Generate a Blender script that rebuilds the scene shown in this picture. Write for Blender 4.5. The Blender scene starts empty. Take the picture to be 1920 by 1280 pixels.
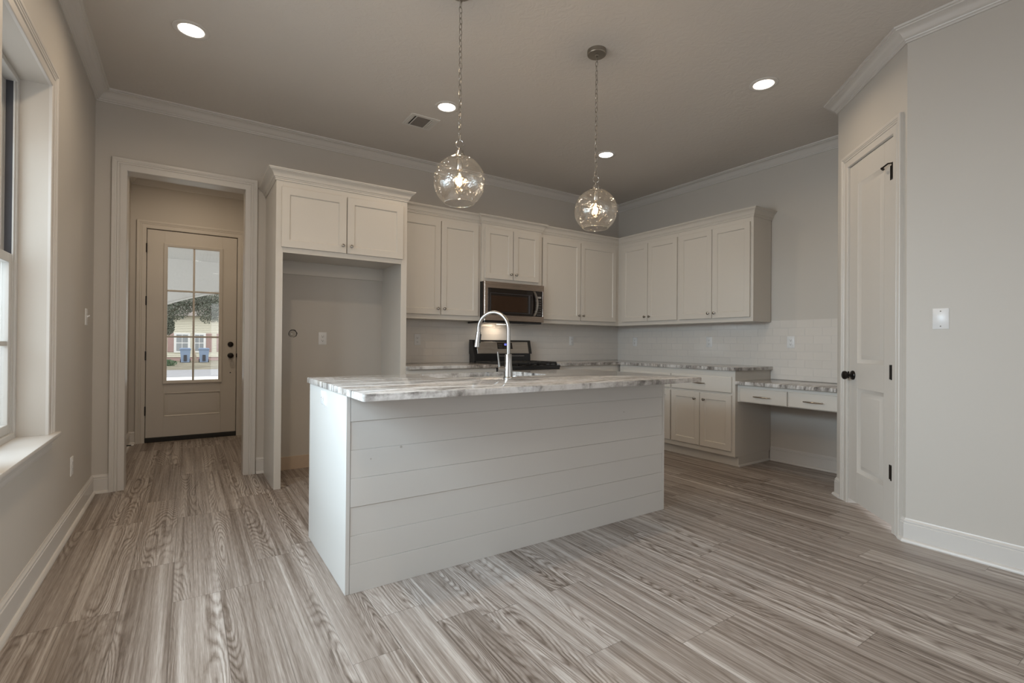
import bpy, bmesh, math, random
from mathutils import Vector, Matrix
random.seed(7)
SC = bpy.context.scene
COL = SC.collection
PI = math.pi

# ------------------------------------------------------------------ camera
cam_d = bpy.data.cameras.new('camera')
cam = bpy.data.objects.new('camera', cam_d)
COL.objects.link(cam)
YAW, PITCH, ROLL, FPX = 0.5843, 0.0045, 0.0077, 916.985
fw = Vector((math.sin(YAW) * math.cos(PITCH), math.cos(YAW) * math.cos(PITCH), math.sin(PITCH)))
r0 = Vector((math.cos(YAW), -math.sin(YAW), 0))
u0 = r0.cross(fw)
rt = r0 * math.cos(ROLL) + u0 * math.sin(ROLL)
up = u0 * math.cos(ROLL) - r0 * math.sin(ROLL)
cam.matrix_world = Matrix(((rt.x, up.x, -fw.x, 0.5929), (rt.y, up.y, -fw.y, -4.7464), (rt.z, up.z, -fw.z, 1.1367), (0, 0, 0, 1)))
cam_d.sensor_fit = 'HORIZONTAL'
cam_d.sensor_width = 36.0
cam_d.lens = FPX * 36.0 / 1920.0
cam_d.clip_start = 0.02
cam_d.clip_end = 500
SC.camera = cam

# ------------------------------------------------------------------ world, lights, exposure
SC.view_settings.view_transform = 'Standard'
SC.view_settings.look = 'None'
SC.view_settings.gamma = 1.0
SC.view_settings.use_curve_mapping = False
SC.view_settings.exposure = 0.14
wd = bpy.data.worlds.new('overcast_sky')
SC.world = wd
wd.use_nodes = True
bg = wd.node_tree.nodes['Background']
bg.inputs['Color'].default_value = (1.0, 0.985, 0.975, 1)
bg.inputs['Strength'].default_value = 2.0

DAY = (0.70, 0.86, 1.0)
WARM = (1.0, 0.80, 0.58)


def lamp(name, kind, loc, power, color, size=0.1, size_y=None, direction=(0, 0, -1), spread=None, shape=None, radius=None):
    d = bpy.data.lights.new(name, kind)
    d.energy = power
    d.color = color
    if kind == 'AREA':
        d.shape = shape or ('RECTANGLE' if size_y else 'DISK')
        d.size = size
        if size_y:
            d.size_y = size_y
        if spread:
            d.spread = spread
    if radius is not None:
        d.shadow_soft_size = radius
    o = bpy.data.objects.new(name, d)
    COL.objects.link(o)
    o.location = loc
    o.rotation_euler = Vector(direction).to_track_quat('-Z', 'Y').to_euler()
    return o


# daylight entering at the windows of the long left wall; the rear and right-hand ones are added fill
lamp('daylight', 'AREA', (-0.36, -1.82, 1.70), 17, DAY, 1.9, 0.9, (1, 0, -0.48), 2.7)
lamp('daylight', 'AREA', (-0.36, -2.90, 1.70), 62, DAY, 1.8, 0.75, (1, 0, -0.56), 1.8)
lamp('daylight', 'AREA', (2.4, -9.40, 1.35), 3, DAY, 2.6, 2.3, (0, 1, -0.2), 2.3)  # added frontal fill through unseen rear doors
lamp('daylight', 'AREA', (4.50, -7.00, 1.45), 8, DAY, 2.0, 2.2, (-1, 0.6, -0.1), 2.6)  # added fill from an unseen right-hand opening, brightens the left wall

# ------------------------------------------------------------------ materials
MATS = {}


class NT:
    def __init__(self, name):
        m = bpy.data.materials.new(name)
        m.use_nodes = True
        self.m = m
        self.t = m.node_tree
        self.bsdf = self.t.nodes['Principled BSDF']
        self.out = self.t.nodes['Material Output']
        MATS[name] = m

    def n(self, typ, **kw):
        nd = self.t.nodes.new(typ)
        for k, v in kw.items():
            setattr(nd, k, v)
        return nd

    def put(self, sock, v):
        if isinstance(v, bpy.types.NodeSocket):
            self.t.links.new(v, sock)
        elif isinstance(v, (tuple, list)) and len(v) == 3 and sock.type == 'RGBA':
            sock.default_value = (*v, 1)
        else:
            sock.default_value = v

    def math(self, op, a, b=0.0, c=0.0, clamp=False):
        nd = self.n('ShaderNodeMath', operation=op, use_clamp=clamp)
        self.put(nd.inputs[0], a)
        self.put(nd.inputs[1], b)
        self.put(nd.inputs[2], c)
        return nd.outputs[0]

    def pos(self):
        return self.n('ShaderNodeNewGeometry').outputs['Position']

    def sep(self, v):
        s = self.n('ShaderNodeSeparateXYZ')
        self.put(s.inputs[0], v)
        return s.outputs

    def comb(self, x, y, z):
        s = self.n('ShaderNodeCombineXYZ')
        for i, v in enumerate((x, y, z)):
            self.put(s.inputs[i], v)
        return s.outputs[0]

    def noise(self, vec, scale, detail=2.0, rough=0.5, dist=0.0):
        s = self.n('ShaderNodeTexNoise')
        self.put(s.inputs['Vector'], vec)
        s.inputs['Scale'].default_value = scale
        s.inputs['Detail'].default_value = detail
        s.inputs['Roughness'].default_value = rough
        s.inputs['Distortion'].default_value = dist
        return s.outputs['Fac']

    def ramp(self, fac, stops):
        s = self.n('ShaderNodeValToRGB')
        self.put(s.inputs[0], fac)
        el = s.color_ramp.elements
        while len(el) < len(stops):
            el.new(0.5)
        for e, (p, c) in zip(el, stops):
            e.position = p
            e.color = (*c, 1) if len(c) == 3 else c
        return s.outputs[0]

    def mix(self, fac, a, b, blend='MIX'):
        s = self.n('ShaderNodeMix', data_type='RGBA', blend_type=blend)
        self.put(s.inputs[0], fac)
        self.put(s.inputs[6], a)
        self.put(s.inputs[7], b)
        return s.outputs[2]

    def mapr(self, v, a, b, c, d):
        s = self.n('ShaderNodeMapRange')
        self.put(s.inputs[0], v)
        for i, x in enumerate((a, b, c, d)):
            s.inputs[i + 1].default_value = x
        return s.outputs[0]

    def bump(self, h, strength, dist):
        s = self.n('ShaderNodeBump')
        s.inputs['Strength'].default_value = strength
        s.inputs['Distance'].default_value = dist
        self.put(s.inputs['Height'], h)
        self.put(self.bsdf.inputs['Normal'], s.outputs[0])
        return s.outputs[0]

    def set(self, **kw):
        for k, v in kw.items():
            self.put(self.bsdf.inputs[k.replace('_', ' ')], v)
        return self


def paint(name, col, rough, bump=0.05, scale=180, dist=0.0006, tone=0.025):
    k = NT(name)
    p = k.pos()
    v = k.noise(p, 1.3, 2)
    lo = tuple(c * (1 - tone) for c in col)
    hi = tuple(min(1, c * (1 + tone)) for c in col)
    k.set(Base_Color=k.mix(v, lo, hi), Roughness=rough)
    if bump:
        k.bump(k.noise(p, scale, 3), bump, dist)
    return k


def metal(name, col, rough, brushed=None):
    k = NT(name)
    k.set(Base_Color=col, Metallic=1.0, Roughness=rough)
    if brushed:
        x, y, z = k.sep(k.pos())
        v = k.noise(k.comb(k.math('MULTIPLY', x, brushed[0]), k.math('MULTIPLY', y, brushed[1]), k.math('MULTIPLY', z, brushed[2])), 1.0, 3)
        k.set(Roughness=k.mapr(v, 0.3, 0.7, rough * 0.8, rough * 1.25))
    return k


def plain(name, col, rough, **kw):
    k = NT(name)
    v = k.noise(k.pos(), 25, 2)
    k.set(Base_Color=k.mix(v, tuple(c * 0.93 for c in col), tuple(min(1, c * 1.05) for c in col)), Roughness=rough, **kw)
    return k


paint('wall_paint', (0.535, 0.502, 0.458), 0.55, 0.12, 260)
paint('trim_paint', (0.61, 0.585, 0.555), 0.32, 0.03, 60)
paint('cabinet_paint', (0.595, 0.56, 0.51), 0.36, 0.03, 90)
paint('door_paint', (0.60, 0.565, 0.52), 0.36, 0.03, 90)
paint('window_frame_paint', (0.50, 0.49, 0.47), 0.35, 0.0)  # grey base carries the shade of the backlit frames
# knock-down ceiling texture
k = paint('ceiling_paint', (0.60, 0.565, 0.525), 0.62, 0, tone=0.03)
p = k.pos()
w = k.noise(p, 15.0, 4, 0.62, 1.6)
k.bump(w, 0.38, 0.008)
# shiplap paint, faint saw marks and plank grooves are real geometry
k = paint('shiplap_paint', (0.56, 0.545, 0.52), 0.42, 0, tone=0.03)
x, y, z = k.sep(k.pos())
s1 = k.noise(k.comb(k.math('MULTIPLY', x, 3.0), 0.0, k.math('MULTIPLY', z, 55.0)), 1.0, 4)
s2 = k.noise(k.comb(k.math('MULTIPLY', x, 130.0), 0.0, k.math('MULTIPLY', z, 9.0)), 1.0, 2)
k.bump(k.math('ADD', k.math('MULTIPLY', s1, 0.6), k.math('MULTIPLY', s2, 0.4)), 0.16, 0.0015)
plain('white_plastic', (0.74, 0.74, 0.74), 0.3)
plain('dark_slot', (0.02, 0.02, 0.02), 0.6)
plain('black_enamel', (0.012, 0.012, 0.013), 0.16)
plain('black_iron', (0.016, 0.016, 0.016), 0.5)
plain('black_bronze', (0.018, 0.014, 0.012), 0.3, Metallic=0.6)
plain('rubber_black', (0.02, 0.02, 0.02), 0.7)
metal('nickel', (0.42, 0.40, 0.37), 0.2)
metal('nickel_dark', (0.36, 0.33, 0.29), 0.30)
metal('stainless', (0.50, 0.47, 0.44), 0.27, (3, 3, 1400))
metal('stainless_slate', (0.42, 0.345, 0.295), 0.27, (3, 3, 1400))
metal('brushed_nickel', (0.40, 0.39, 0.375), 0.27)
plain('vent_metal', (0.62, 0.60, 0.57), 0.4)
plain('vent_mesh', (0.20, 0.18, 0.165), 0.7)
plain('raw_pine', (0.56, 0.45, 0.35), 0.7)
plain('drywall_core', (0.40, 0.375, 0.34), 0.9)

# wood-look plank floor, planks run along y
k = NT('plank_floor')
x, y, z = k.sep(k.pos())
PW, PL = 0.181, 1.22
row = k.math('FLOOR', k.math('DIVIDE', x, PW))
wn = k.n('ShaderNodeTexWhiteNoise', noise_dimensions='1D')
k.put(wn.inputs['W'], k.math('MULTIPLY', row, 1.37))
yo = k.math('ADD', y, k.math('MULTIPLY', wn.outputs['Value'], PL * 3.0))
colr = k.math('FLOOR', k.math('DIVIDE', yo, PL))
wn2 = k.n('ShaderNodeTexWhiteNoise', noise_dimensions='2D')
k.put(wn2.inputs['Vector'], k.comb(k.math('ADD', row, 0.37), k.math('ADD', colr, 0.61), 0.0))
rnd = wn2.outputs['Value']
rc = k.sep(wn2.outputs['Color'])
px = k.math('ADD', x, k.math('MULTIPLY', rc[0], 41.0))
py = k.math('ADD', y, k.math('MULTIPLY', rc[1], 67.0))
# cathedral figure: contour lines of a stretched noise field
fld = k.noise(k.comb(k.math('MULTIPLY', px, 7.5), k.math('MULTIPLY', py, 0.80), rc[2]), 1.0, 1.0, 0.4, 0.15)
wob = k.noise(k.comb(k.math('MULTIPLY', px, 70.0), k.math('MULTIPLY', py, 16.0), 0.0), 1.0, 3)
lines = k.math('SINE', k.math('ADD', k.math('MULTIPLY', fld, 185.0), k.math('MULTIPLY', wob, 5.0)))
rings = k.math('POWER', k.mapr(lines, -1.0, 1.0, 0.0, 1.0), 0.45)
# straight grain
strg = k.noise(k.comb(k.math('MULTIPLY', px, 110.0), k.math('MULTIPLY', py, 1.2), 0.0), 1.0, 3, 0.6, 0.2)
fib = k.noise(k.comb(k.math('MULTIPLY', px, 480.0), k.math('MULTIPLY', py, 12.0), 0.0), 1.0, 2)
band = k.noise(k.comb(k.math('MULTIPLY', px, 26.0), k.math('MULTIPLY', py, 0.40), 3.0), 1.0, 2)
msk = k.mapr(k.noise(k.comb(k.math('MULTIPLY', px, 6.0), k.math('MULTIPLY', py, 0.6), 7.0), 1.0, 1), 0.46, 0.62, 0.06, 1.0)
g = k.math('ADD', k.math('MULTIPLY', k.math('SUBTRACT', rings, 0.68), k.math('MULTIPLY', msk, 0.34)), 0.53)
g = k.math('ADD', g, k.math('MULTIPLY', k.math('SUBTRACT', strg, 0.5), 0.75))
g = k.math('ADD', g, k.math('MULTIPLY', k.math('SUBTRACT', fib, 0.5), 0.48))
g = k.math('ADD', g, k.math('MULTIPLY', k.math('SUBTRACT', band, 0.5), 1.0))
g = k.math('ADD', g, k.math('MULTIPLY', k.math('SUBTRACT', rnd, 0.5), 0.15))
colf = k.ramp(g, [(0.08, (0.083, 0.060, 0.046)), (0.35, (0.180, 0.144, 0.119)), (0.60, (0.315, 0.270, 0.237)), (0.90, (0.525, 0.482, 0.445))])
fx = k.math('ABSOLUTE', k.math('SUBTRACT', k.math('FRACT', k.math('DIVIDE', x, PW)), 0.5))
fy = k.math('ABSOLUTE', k.math('SUBTRACT', k.math('FRACT', k.math('DIVIDE', yo, PL)), 0.5))
seam = k.math('MAXIMUM', k.math('GREATER_THAN', fx, 0.5 - 0.0012 / PW), k.math('GREATER_THAN', fy, 0.5 - 0.0012 / PL))
k.set(Base_Color=k.mix(k.math('MULTIPLY', seam, 0.55), colf, (0.07, 0.055, 0.045)), Roughness=k.mapr(g, 0.2, 0.8, 0.40, 0.32))
k.bsdf.inputs['Specular IOR Level'].default_value = 0.45
k.bump(k.math('SUBTRACT', k.math('MULTIPLY', g, 0.25), seam), 0.20, 0.001)

# granite: white ground with long grey-brown veins along x
k = NT('granite')
x, y, z = k.sep(k.pos())
wv = k.noise(k.comb(k.math('MULTIPLY', x, 1.4), k.math('MULTIPLY', y, 3.0), z), 1.0, 3)
yy = k.math('ADD', y, k.math('MULTIPLY', wv, 0.22))
v1 = k.noise(k.comb(k.math('MULTIPLY', x, 1.7), k.math('MULTIPLY', yy, 17.0), k.math('MULTIPLY', z, 5.0)), 1.0, 5, 0.62, 0.4)
v2 = k.noise(k.comb(k.math('MULTIPLY', x, 5.0), k.math('MULTIPLY', yy, 60.0), k.math('MULTIPLY', z, 9.0)), 1.0, 3, 0.6, 0.2)
v3 = k.noise(k.pos(), 75.0, 3)
bl = k.noise(k.comb(k.math('MULTIPLY', x, 15.0), k.math('MULTIPLY', y, 22.0), k.math('MULTIPLY', z, 6.0)), 1.0, 5, 0.7, 0.6)
gg = k.math('ADD', k.math('MULTIPLY', v1, 0.46), k.math('MULTIPLY', v2, 0.28))
gg = k.math('ADD', gg, k.math('MULTIPLY', bl, 0.26))
gg = k.math('ADD', gg, k.math('MULTIPLY', k.math('SUBTRACT', v3, 0.5), 0.10))
base = k.ramp(gg, [(0.36, (0.05, 0.048, 0.046)), (0.43, (0.17, 0.158, 0.148)), (0.49, (0.36, 0.342, 0.325)), (0.545, (0.54, 0.525, 0.51)), (0.65, (0.66, 0.65, 0.64))])
tint = k.mapr(k.noise(k.comb(k.math('MULTIPLY', x, 1.1), k.math('MULTIPLY', yy, 7.0), 4.0), 1.0, 2), 0.5, 0.7, 0.0, 0.55)
k.set(Base_Color=k.mix(tint, base, k.mix(1.0, base, (0.86, 0.74, 0.64), 'MULTIPLY')), Roughness=0.09)

# subway tile
def tile(name, axis):
    k = NT(name)
    x, y, z = k.sep(k.pos())
    u = k.math('ADD', y, 2.497) if axis == 'y' else k.math('ADD', x, 0.02)
    vv = k.math('SUBTRACT', z, 1.386 - 0.0762 * 10)
    b = k.n('ShaderNodeTexBrick', offset=0.5, offset_frequency=2)
    k.put(b.inputs['Vector'], k.comb(u, vv, 0.0))
    b.inputs['Scale'].default_value = 1.0
    b.inputs['Mortar Size'].default_value = 0.0017
    b.inputs['Mortar Smooth'].default_value = 0.35
    b.inputs['Brick Width'].default_value = 0.1524
    b.inputs['Row Height'].default_value = 0.0762
    b.inputs['Color1'].default_value = (0.685, 0.648, 0.605, 1)
    b.inputs['Color2'].default_value = (0.665, 0.63, 0.587, 1)
    b.inputs['Mortar'].default_value = (0.60, 0.575, 0.55, 1)
    k.set(Base_Color=b.outputs['Color'], Roughness=k.mapr(b.outputs['Fac'], 0, 1, 0.12, 0.7))
    wv = k.noise(k.comb(u, vv, 0.0), 9.0, 1)
    h = k.math('SUBTRACT', k.math('MULTIPLY', wv, 0.35), b.outputs['Fac'])
    k.bump(h, 0.55, 0.0025)
    return k


tile('subway_tile_right', 'y')
tile('subway_tile_back', 'x')


def pane(name, tint, gloss, seeded=False):
    k = NT(name)
    t = k.t
    tr = k.n('ShaderNodeBsdfTransparent')
    tr.inputs[0].default_value = (*tint, 1)
    gl = k.n('ShaderNodeBsdfGlossy')
    gl.inputs['Roughness'].default_value = 0.02
    lw = k.n('ShaderNodeLayerWeight')
    lw.inputs['Blend'].default_value = 0.28
    f = k.math('ADD', k.math('MULTIPLY', lw.outputs['Facing'], gloss), 0.035)
    if seeded:
        p = k.pos()
        lw.inputs['Blend'].default_value = 0.22
        v = k.n('ShaderNodeTexVoronoi')
        v.inputs['Scale'].default_value = 34
        k.put(v.inputs['Vector'], p)
        dots = k.mapr(v.outputs['Distance'], 0.10, 0.24, 1.0, 0.0)
        sm = k.noise(p, 26, 2)
        b = k.n('ShaderNodeBump')
        b.inputs['Strength'].default_value = 0.6
        b.inputs['Distance'].default_value = 0.012
        k.put(b.inputs['Height'], k.math('ADD', dots, sm))
        k.put(gl.inputs['Normal'], b.outputs[0])
        gl.inputs['Roughness'].default_value = 0.08
        f = k.math('ADD', f, k.math('MULTIPLY', dots, 0.07))
    mx = k.n('ShaderNodeMixShader')
    k.put(mx.inputs[0], f)
    t.links.new(tr.outputs[0], mx.inputs[1])
    t.links.new(gl.outputs[0], mx.inputs[2])
    o = mx.outputs[0]
    if seeded:
        df = k.n('ShaderNodeBsdfTranslucent')
        df.inputs[0].default_value = (0.9, 0.9, 0.88, 1)
        m2 = k.n('ShaderNodeMixShader')
        k.put(m2.inputs[0], k.math('ADD', k.math('MULTIPLY', dots, 0.035), 0.006))
        t.links.new(o, m2.inputs[1])
        t.links.new(df.outputs[0], m2.inputs[2])
        o = m2.outputs[0]
    t.links.new(o, k.out.inputs[0])
    return k


pane('window_glass', (0.96, 0.98, 0.98), 0.35)
pane('door_glass', (0.93, 0.95, 0.95), 0.30)
pane('globe_glass', (0.985, 0.985, 0.98), 0.42, True)
pane('bulb_glass', (1.0, 0.97, 0.92), 0.30)


def glow(name, col, s):
    k = NT(name)
    k.set(Base_Color=col, Emission_Color=col, Emission_Strength=s)
    return k


glow('can_lens', (1.0, 0.95, 0.88), 6.0)
glow('filament', (1.0, 0.72, 0.42), 60.0)
glow('clock_digits', (0.25, 0.30, 1.0), 1.6)
plain('oven_glass', (0.016, 0.012, 0.010), 0.08)
plain('oven_window', (0.035, 0.018, 0.010), 0.10)
plain('key_print', (0.34, 0.34, 0.34), 0.5)

# outside
k = NT('siding')
x, y, z = k.sep(k.pos())
lap = k.math('FRACT', k.math('DIVIDE', z, 0.125))
k.set(Base_Color=(0.70, 0.67, 0.56), Roughness=0.7)
plain('porch_paint', (0.70, 0.69, 0.67), 0.6)
k = NT('beadboard')
x, y, z = k.sep(k.pos())
k.set(Base_Color=(0.70, 0.69, 0.67), Roughness=0.6)
k.bump(k.math('GREATER_THAN', k.math('FRACT', k.math('DIVIDE', x, 0.06)), 0.9), 0.6, 0.004)
plain('shutter_paint', (0.42, 0.29, 0.27), 0.7)
plain('outside_trim', (0.80, 0.80, 0.80), 0.6)
plain('outside_glass', (0.30, 0.32, 0.34), 0.08)
plain('roof_shingle', (0.25, 0.22, 0.20), 0.9)
plain('bin_blue', (0.25, 0.33, 0.48), 0.5)
plain('bin_dark', (0.05, 0.05, 0.06), 0.6)
plain('board_tan', (0.55, 0.45, 0.35), 0.8)
k = NT('street_asphalt')
k.set(Base_Color=k.mix(k.noise(k.pos(), 3.0, 4), (0.26, 0.26, 0.28), (0.36, 0.36, 0.38)), Roughness=0.9)
k = NT('walk_concrete')
k.set(Base_Color=k.mix(k.noise(k.pos(), 2.0, 4), (0.66, 0.66, 0.66), (0.76, 0.76, 0.75)), Roughness=0.9)
k = NT('winter_lawn')
k.set(Base_Color=k.mix(k.mapr(k.noise(k.pos(), 1.6, 6), 0.35, 0.65, 0, 1), (0.15, 0.13, 0.09), (0.30, 0.27, 0.20)), Roughness=0.95)
for nm, a, b in (('leaf_green', (0.07, 0.085, 0.06), (0.22, 0.24, 0.19)), ('bush_green', (0.06, 0.13, 0.06), (0.14, 0.22, 0.12))):
    k = NT(nm)
    k.set(Base_Color=k.mix(k.noise(k.pos(), 6.0, 3), a, b), Roughness=0.5)
plain('bark', (0.16, 0.13, 0.10), 0.9)

# ------------------------------------------------------------------ mesh helpers
ORG = {}


class MB:
    def __init__(self):
        self.bm = bmesh.new()
        self.mi = 0

    def face(self, vs):
        try:
            f = self.bm.faces.new(vs)
            f.material_index = self.mi
            return f
        except ValueError:
            return None

    def box(self, x0, x1, y0, y1, z0, z1, bev=0.0, seg=1):
        return self.hexa([Vector(p) for p in ((x0, y0, z0), (x1, y0, z0), (x1, y1, z0), (x0, y1, z0), (x0, y0, z1), (x1, y0, z1), (x1, y1, z1), (x0, y1, z1))], bev, seg)

    def hexa(self, pts, bev=0.0, seg=1):
        v = [self.bm.verts.new(p) for p in pts]
        fs = [self.face([v[i] for i in q]) for q in ((0, 3, 2, 1), (4, 5, 6, 7), (0, 1, 5, 4), (1, 2, 6, 5), (2, 3, 7, 6), (3, 0, 4, 7))]
        if bev > 0:
            es = list({e for f in fs for e in f.edges})
            bmesh.ops.bevel(self.bm, geom=es, offset=bev, segments=seg, affect='EDGES', profile=0.5)
        return self

    def obox(self, M, a0, a1, b0, b1, c0, c1, bev=0.0, seg=1):
        """box in a local frame: M(a,b,c) -> world"""
        pts = [M(*p) for p in ((a0, b0, c0), (a1, b0, c0), (a1, b1, c0), (a0, b1, c0), (a0, b0, c1), (a1, b0, c1), (a1, b1, c1), (a0, b1, c1))]
        return self.hexa([Vector(p) for p in pts], bev, seg)

    def loops(self, loops, cap0=True, cap1=True, closed=True):
        L = [[self.bm.verts.new(p) for p in lp] for lp in loops]
        n = len(L[0])
        for a, b in zip(L, L[1:]):
            for i in range(n if closed else n - 1):
                j = (i + 1) % n
                self.face([a[i], a[j], b[j], b[i]])
        if cap0:
            self.face(list(reversed(L[0])))
        if cap1:
            self.face(L[-1])
        return L

    def lathe(self, prof, o=(0, 0, 0), axis=(0, 0, 1), seg=24, cap0=True, cap1=True):
        ax = Vector(axis).normalized()
        a = ax.orthogonal().normalized()
        b = ax.cross(a)
        o = Vector(o)
        lp = [[o + ax * h + (a * math.cos(2 * PI * i / seg) + b * math.sin(2 * PI * i / seg)) * max(r, 1e-5) for i in range(seg)] for r, h in prof]
        self.loops(lp, cap0, cap1)
        return self

    def tube(self, path, r, seg=10, closed=False, caps=True):
        P = [Vector(p) for p in path]
        n = len(P)
        R = r if isinstance(r, (list, tuple)) else [r] * n
        lp = []
        prev = None
        for i in range(n):
            if closed:
                t = (P[(i + 1) % n] - P[i - 1]).normalized()
            else:
                t = (P[min(i + 1, n - 1)] - P[max(i - 1, 0)]).normalized()
            a = t.orthogonal().normalized() if prev is None else (prev - t * prev.dot(t)).normalized()
            prev = a
            b = t.cross(a)
            lp.append([P[i] + (a * math.cos(2 * PI * j / seg) + b * math.sin(2 * PI * j / seg)) * R[i] for j in range(seg)])
        if closed:
            L = [[self.bm.verts.new(p) for p in l] for l in lp]
            for i in range(n):
                A, B = L[i], L[(i + 1) % n]
                for j in range(seg):
                    self.face([A[j], A[(j + 1) % seg], B[(j + 1) % seg], B[j]])
        else:
            self.loops(lp, caps, caps)
        return self

    def sweep(self, path, prof, M, side=1):
        """profile (d,h) swept along a 2D path with mitred corners; M(p,q,h) -> world; d goes to the right of travel for side=1"""
        P = [Vector(p) for p in path]
        n = len(P)
        lp = []
        for i in range(n):
            ns = []
            for a, b in ((i - 1, i), (i, i + 1)):
                if a >= 0 and b < n:
                    t = (P[b] - P[a]).normalized()
                    ns.append(Vector((t.y, -t.x)) * side)
            m = ns[0] if len(ns) == 1 else (ns[0] + ns[1]) / (1 + ns[0].dot(ns[1]))
            lp.append([Vector(M(P[i].x + m.x * d, P[i].y + m.y * d, h)) for d, h in prof])
        self.loops(lp)
        return self

    def build(self, name, mat, parent=None, smooth=True, angle=35):
        bm = self.bm
        bmesh.ops.recalc_face_normals(bm, faces=bm.faces)
        org = Vector((0, 0, 0))
        if parent is not None:
            org = ORG.get(parent.name, org)
        for v in bm.verts:
            v.co -= org
        me = bpy.data.meshes.new(name)
        bm.to_mesh(me)
        bm.free()
        for mm in (mat if isinstance(mat, (list, tuple)) else [mat]):
            me.materials.append(MATS[mm])
        if smooth:
            for q in me.polygons:
                q.use_smooth = True
            me.set_sharp_from_angle(angle=math.radians(angle))
        o = bpy.data.objects.new(name, me)
        COL.objects.link(o)
        if parent is not None:
            o.parent = parent
            ORG[o.name] = org
        return o


def tag(o, label=None, cat=None, group=None, kind=None):
    if label:
        o['label'] = label
    if cat:
        o['category'] = cat
    if group:
        o['group'] = group
    if kind:
        o['kind'] = kind
    return o


def thing(name, loc, label, cat, group=None, kind=None):
    o = bpy.data.objects.new(name, None)
    o.empty_display_size = 0.1
    COL.objects.link(o)
    o.location = loc
    ORG[o.name] = Vector(loc)
    return tag(o, label, cat, group, kind)


def struct(o):
    o['kind'] = 'structure'
    return o


def copy_tree(root, loc, label, group=None):
    r = root.copy()
    COL.objects.link(r)
    r.location = loc
    r['label'] = label
    if group:
        r['group'] = group
    for c in list(root.children):
        cc = c.copy()
        COL.objects.link(cc)
        cc.parent = r
        for g in c.children:
            gg = g.copy()
            COL.objects.link(gg)
            gg.parent = cc
    return r


def frame(O, U, V, N):
    O, U, V, N = Vector(O), Vector(U).normalized(), Vector(V).normalized(), Vector(N).normalized()
    return lambda a, b, c: O + U * a + V * b + N * c


def rect_loop(M, a0, a1, b0, b1, c):
    return [M(a0, b0, c), M(a1, b0, c), M(a1, b1, c), M(a0, b1, c)]


def shaker(mb, M, w, h, t=0.019, m=0.056, dep=0.009, ch=0.0015):
    """five-piece door: flat frame, stepped recess, flat centre panel"""
    R = lambda i, c: rect_loop(M, i, w - i, i, h - i, c)
    mb.loops([R(0, 0), R(0, t - ch), R(ch, t), R(m, t), R(m + 0.003, t - 0.003), R(m + 0.006, t - dep)])
    return mb


def slab_front(mb, M, w, h, t=0.019, ch=0.006):
    R = lambda i, c: rect_loop(M, i, w - i, i, h - i, c)
    mb.loops([R(0, 0), R(0, t - ch * 0.7), R(ch, t)])
    return mb


def knob(parent, p, n, name='knob', mat='nickel'):
    b = MB()
    b.lathe([(0.0085, 0), (0.0085, 0.002), (0.0045, 0.004), (0.0042, 0.012), (0.0075, 0.016), (0.0135, 0.019), (0.0145, 0.023), (0.0125, 0.027), (0.006, 0.0295), (0.0, 0.030)], p, n, 16)
    return b.build(name, mat, parent)


def bar_pull(parent, M, length=0.135):
    """bow pull with two posts; M(along, up, out)"""
    b = MB()
    hl = length / 2
    for s in (-1, 1):
        b.tube([M(s * (hl - 0.012), 0, 0), M(s * (hl - 0.012), 0, 0.024)], 0.0045, 8)
    pts = []
    for i in range(13):
        t = -1 + 2 * i / 12
        pts.append(M(hl * t, 0, 0.024 + 0.006 * (1 - t * t)))
    b.tube(pts, [0.0045 + 0.003 * (1 - abs(-1 + 2 * i / 12)) for i in range(13)], 8)
    return b.build('pull', 'nickel', parent)


# ------------------------------------------------------------------ room dimensions
W = 5.4535
H = 3.005
PX1, PY1 = 4.7428, -2.9945
PX2, PY2 = 4.1092, -3.6281
YR = -9.0
XYZ = lambda p, q, h: (p, q, h)
D = lambda s, z, o=0.0: Vector((PX1 - (s + o) / math.sqrt(2), PY1 + (o - s) / math.sqrt(2), z))   # diagonal pantry wall

# floor / ceiling
b = MB()
b.box(-0.2, W + 0.2, YR - 0.2, 2.2, -0.12, 0.0)
struct(b.build('floor', 'plank_floor', smooth=False))
b = MB()
b.box(-0.2, W + 0.2, YR - 0.2, 0.13, H, H + 0.12)
struct(b.build('ceiling', 'ceiling_paint', smooth=False))
b = MB()
b.box(-0.15, 1.6, 0.13, 2.2, 2.945, 3.125)
struct(b.build('ceiling_hall', 'ceiling_paint', smooth=False))

# left wall with window openings
WZ0, WZ1 = 0.655, 2.412
WINS = [(-2.222, -1.425), (-3.352, -2.315), (-5.10, -3.60)]  # out of view: second widened, third added for the light
b = MB()
ys = [YR]
for y0, y1 in sorted(WINS):
    b.box(-0.16, 0, ys[-1], y0, 0, H)
    b.box(-0.16, 0, y0, y1, 0, WZ0)
    b.box(-0.16, 0, y0, y1, WZ1, H)
    ys.append(y1)
b.box(-0.16, 0, ys[-1], 0.0, 0, H)
struct(b.build('wall_left', 'wall_paint', smooth=False))
# back wall with the cased opening to the entry hall
OX0, OX1, OZ = 0.192, 0.987, 2.433
b = MB()
b.box(-0.16, OX0 - 0.02, 0, 0.13, 0, H)
b.box(OX0 - 0.02, OX1 + 0.02, 0, 0.13, OZ + 0.02, H)
b.box(OX1 + 0.02, W, 0, 0.13, 0, H)
struct(b.build('wall_back', 'wall_paint', smooth=False))
b = MB()
b.box(W, W + 0.14, PY1 - 0.1, 0.13, 0, H)
struct(b.build('wall_right', 'wall_paint', smooth=False))
b = MB()
b.hexa([Vector(p) for p in ((PX1, PY1, 0), (PX1 + 0.07, PY1 - 0.1, 0), (W, PY1 - 0.1, 0), (W, PY1, 0), (PX1, PY1, H), (PX1 + 0.07, PY1 - 0.1, H), (W, PY1 - 0.1, H), (W, PY1, H))])
struct(b.build('wall_pantry_return', 'wall_paint', smooth=False))
SL = 0.896
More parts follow.
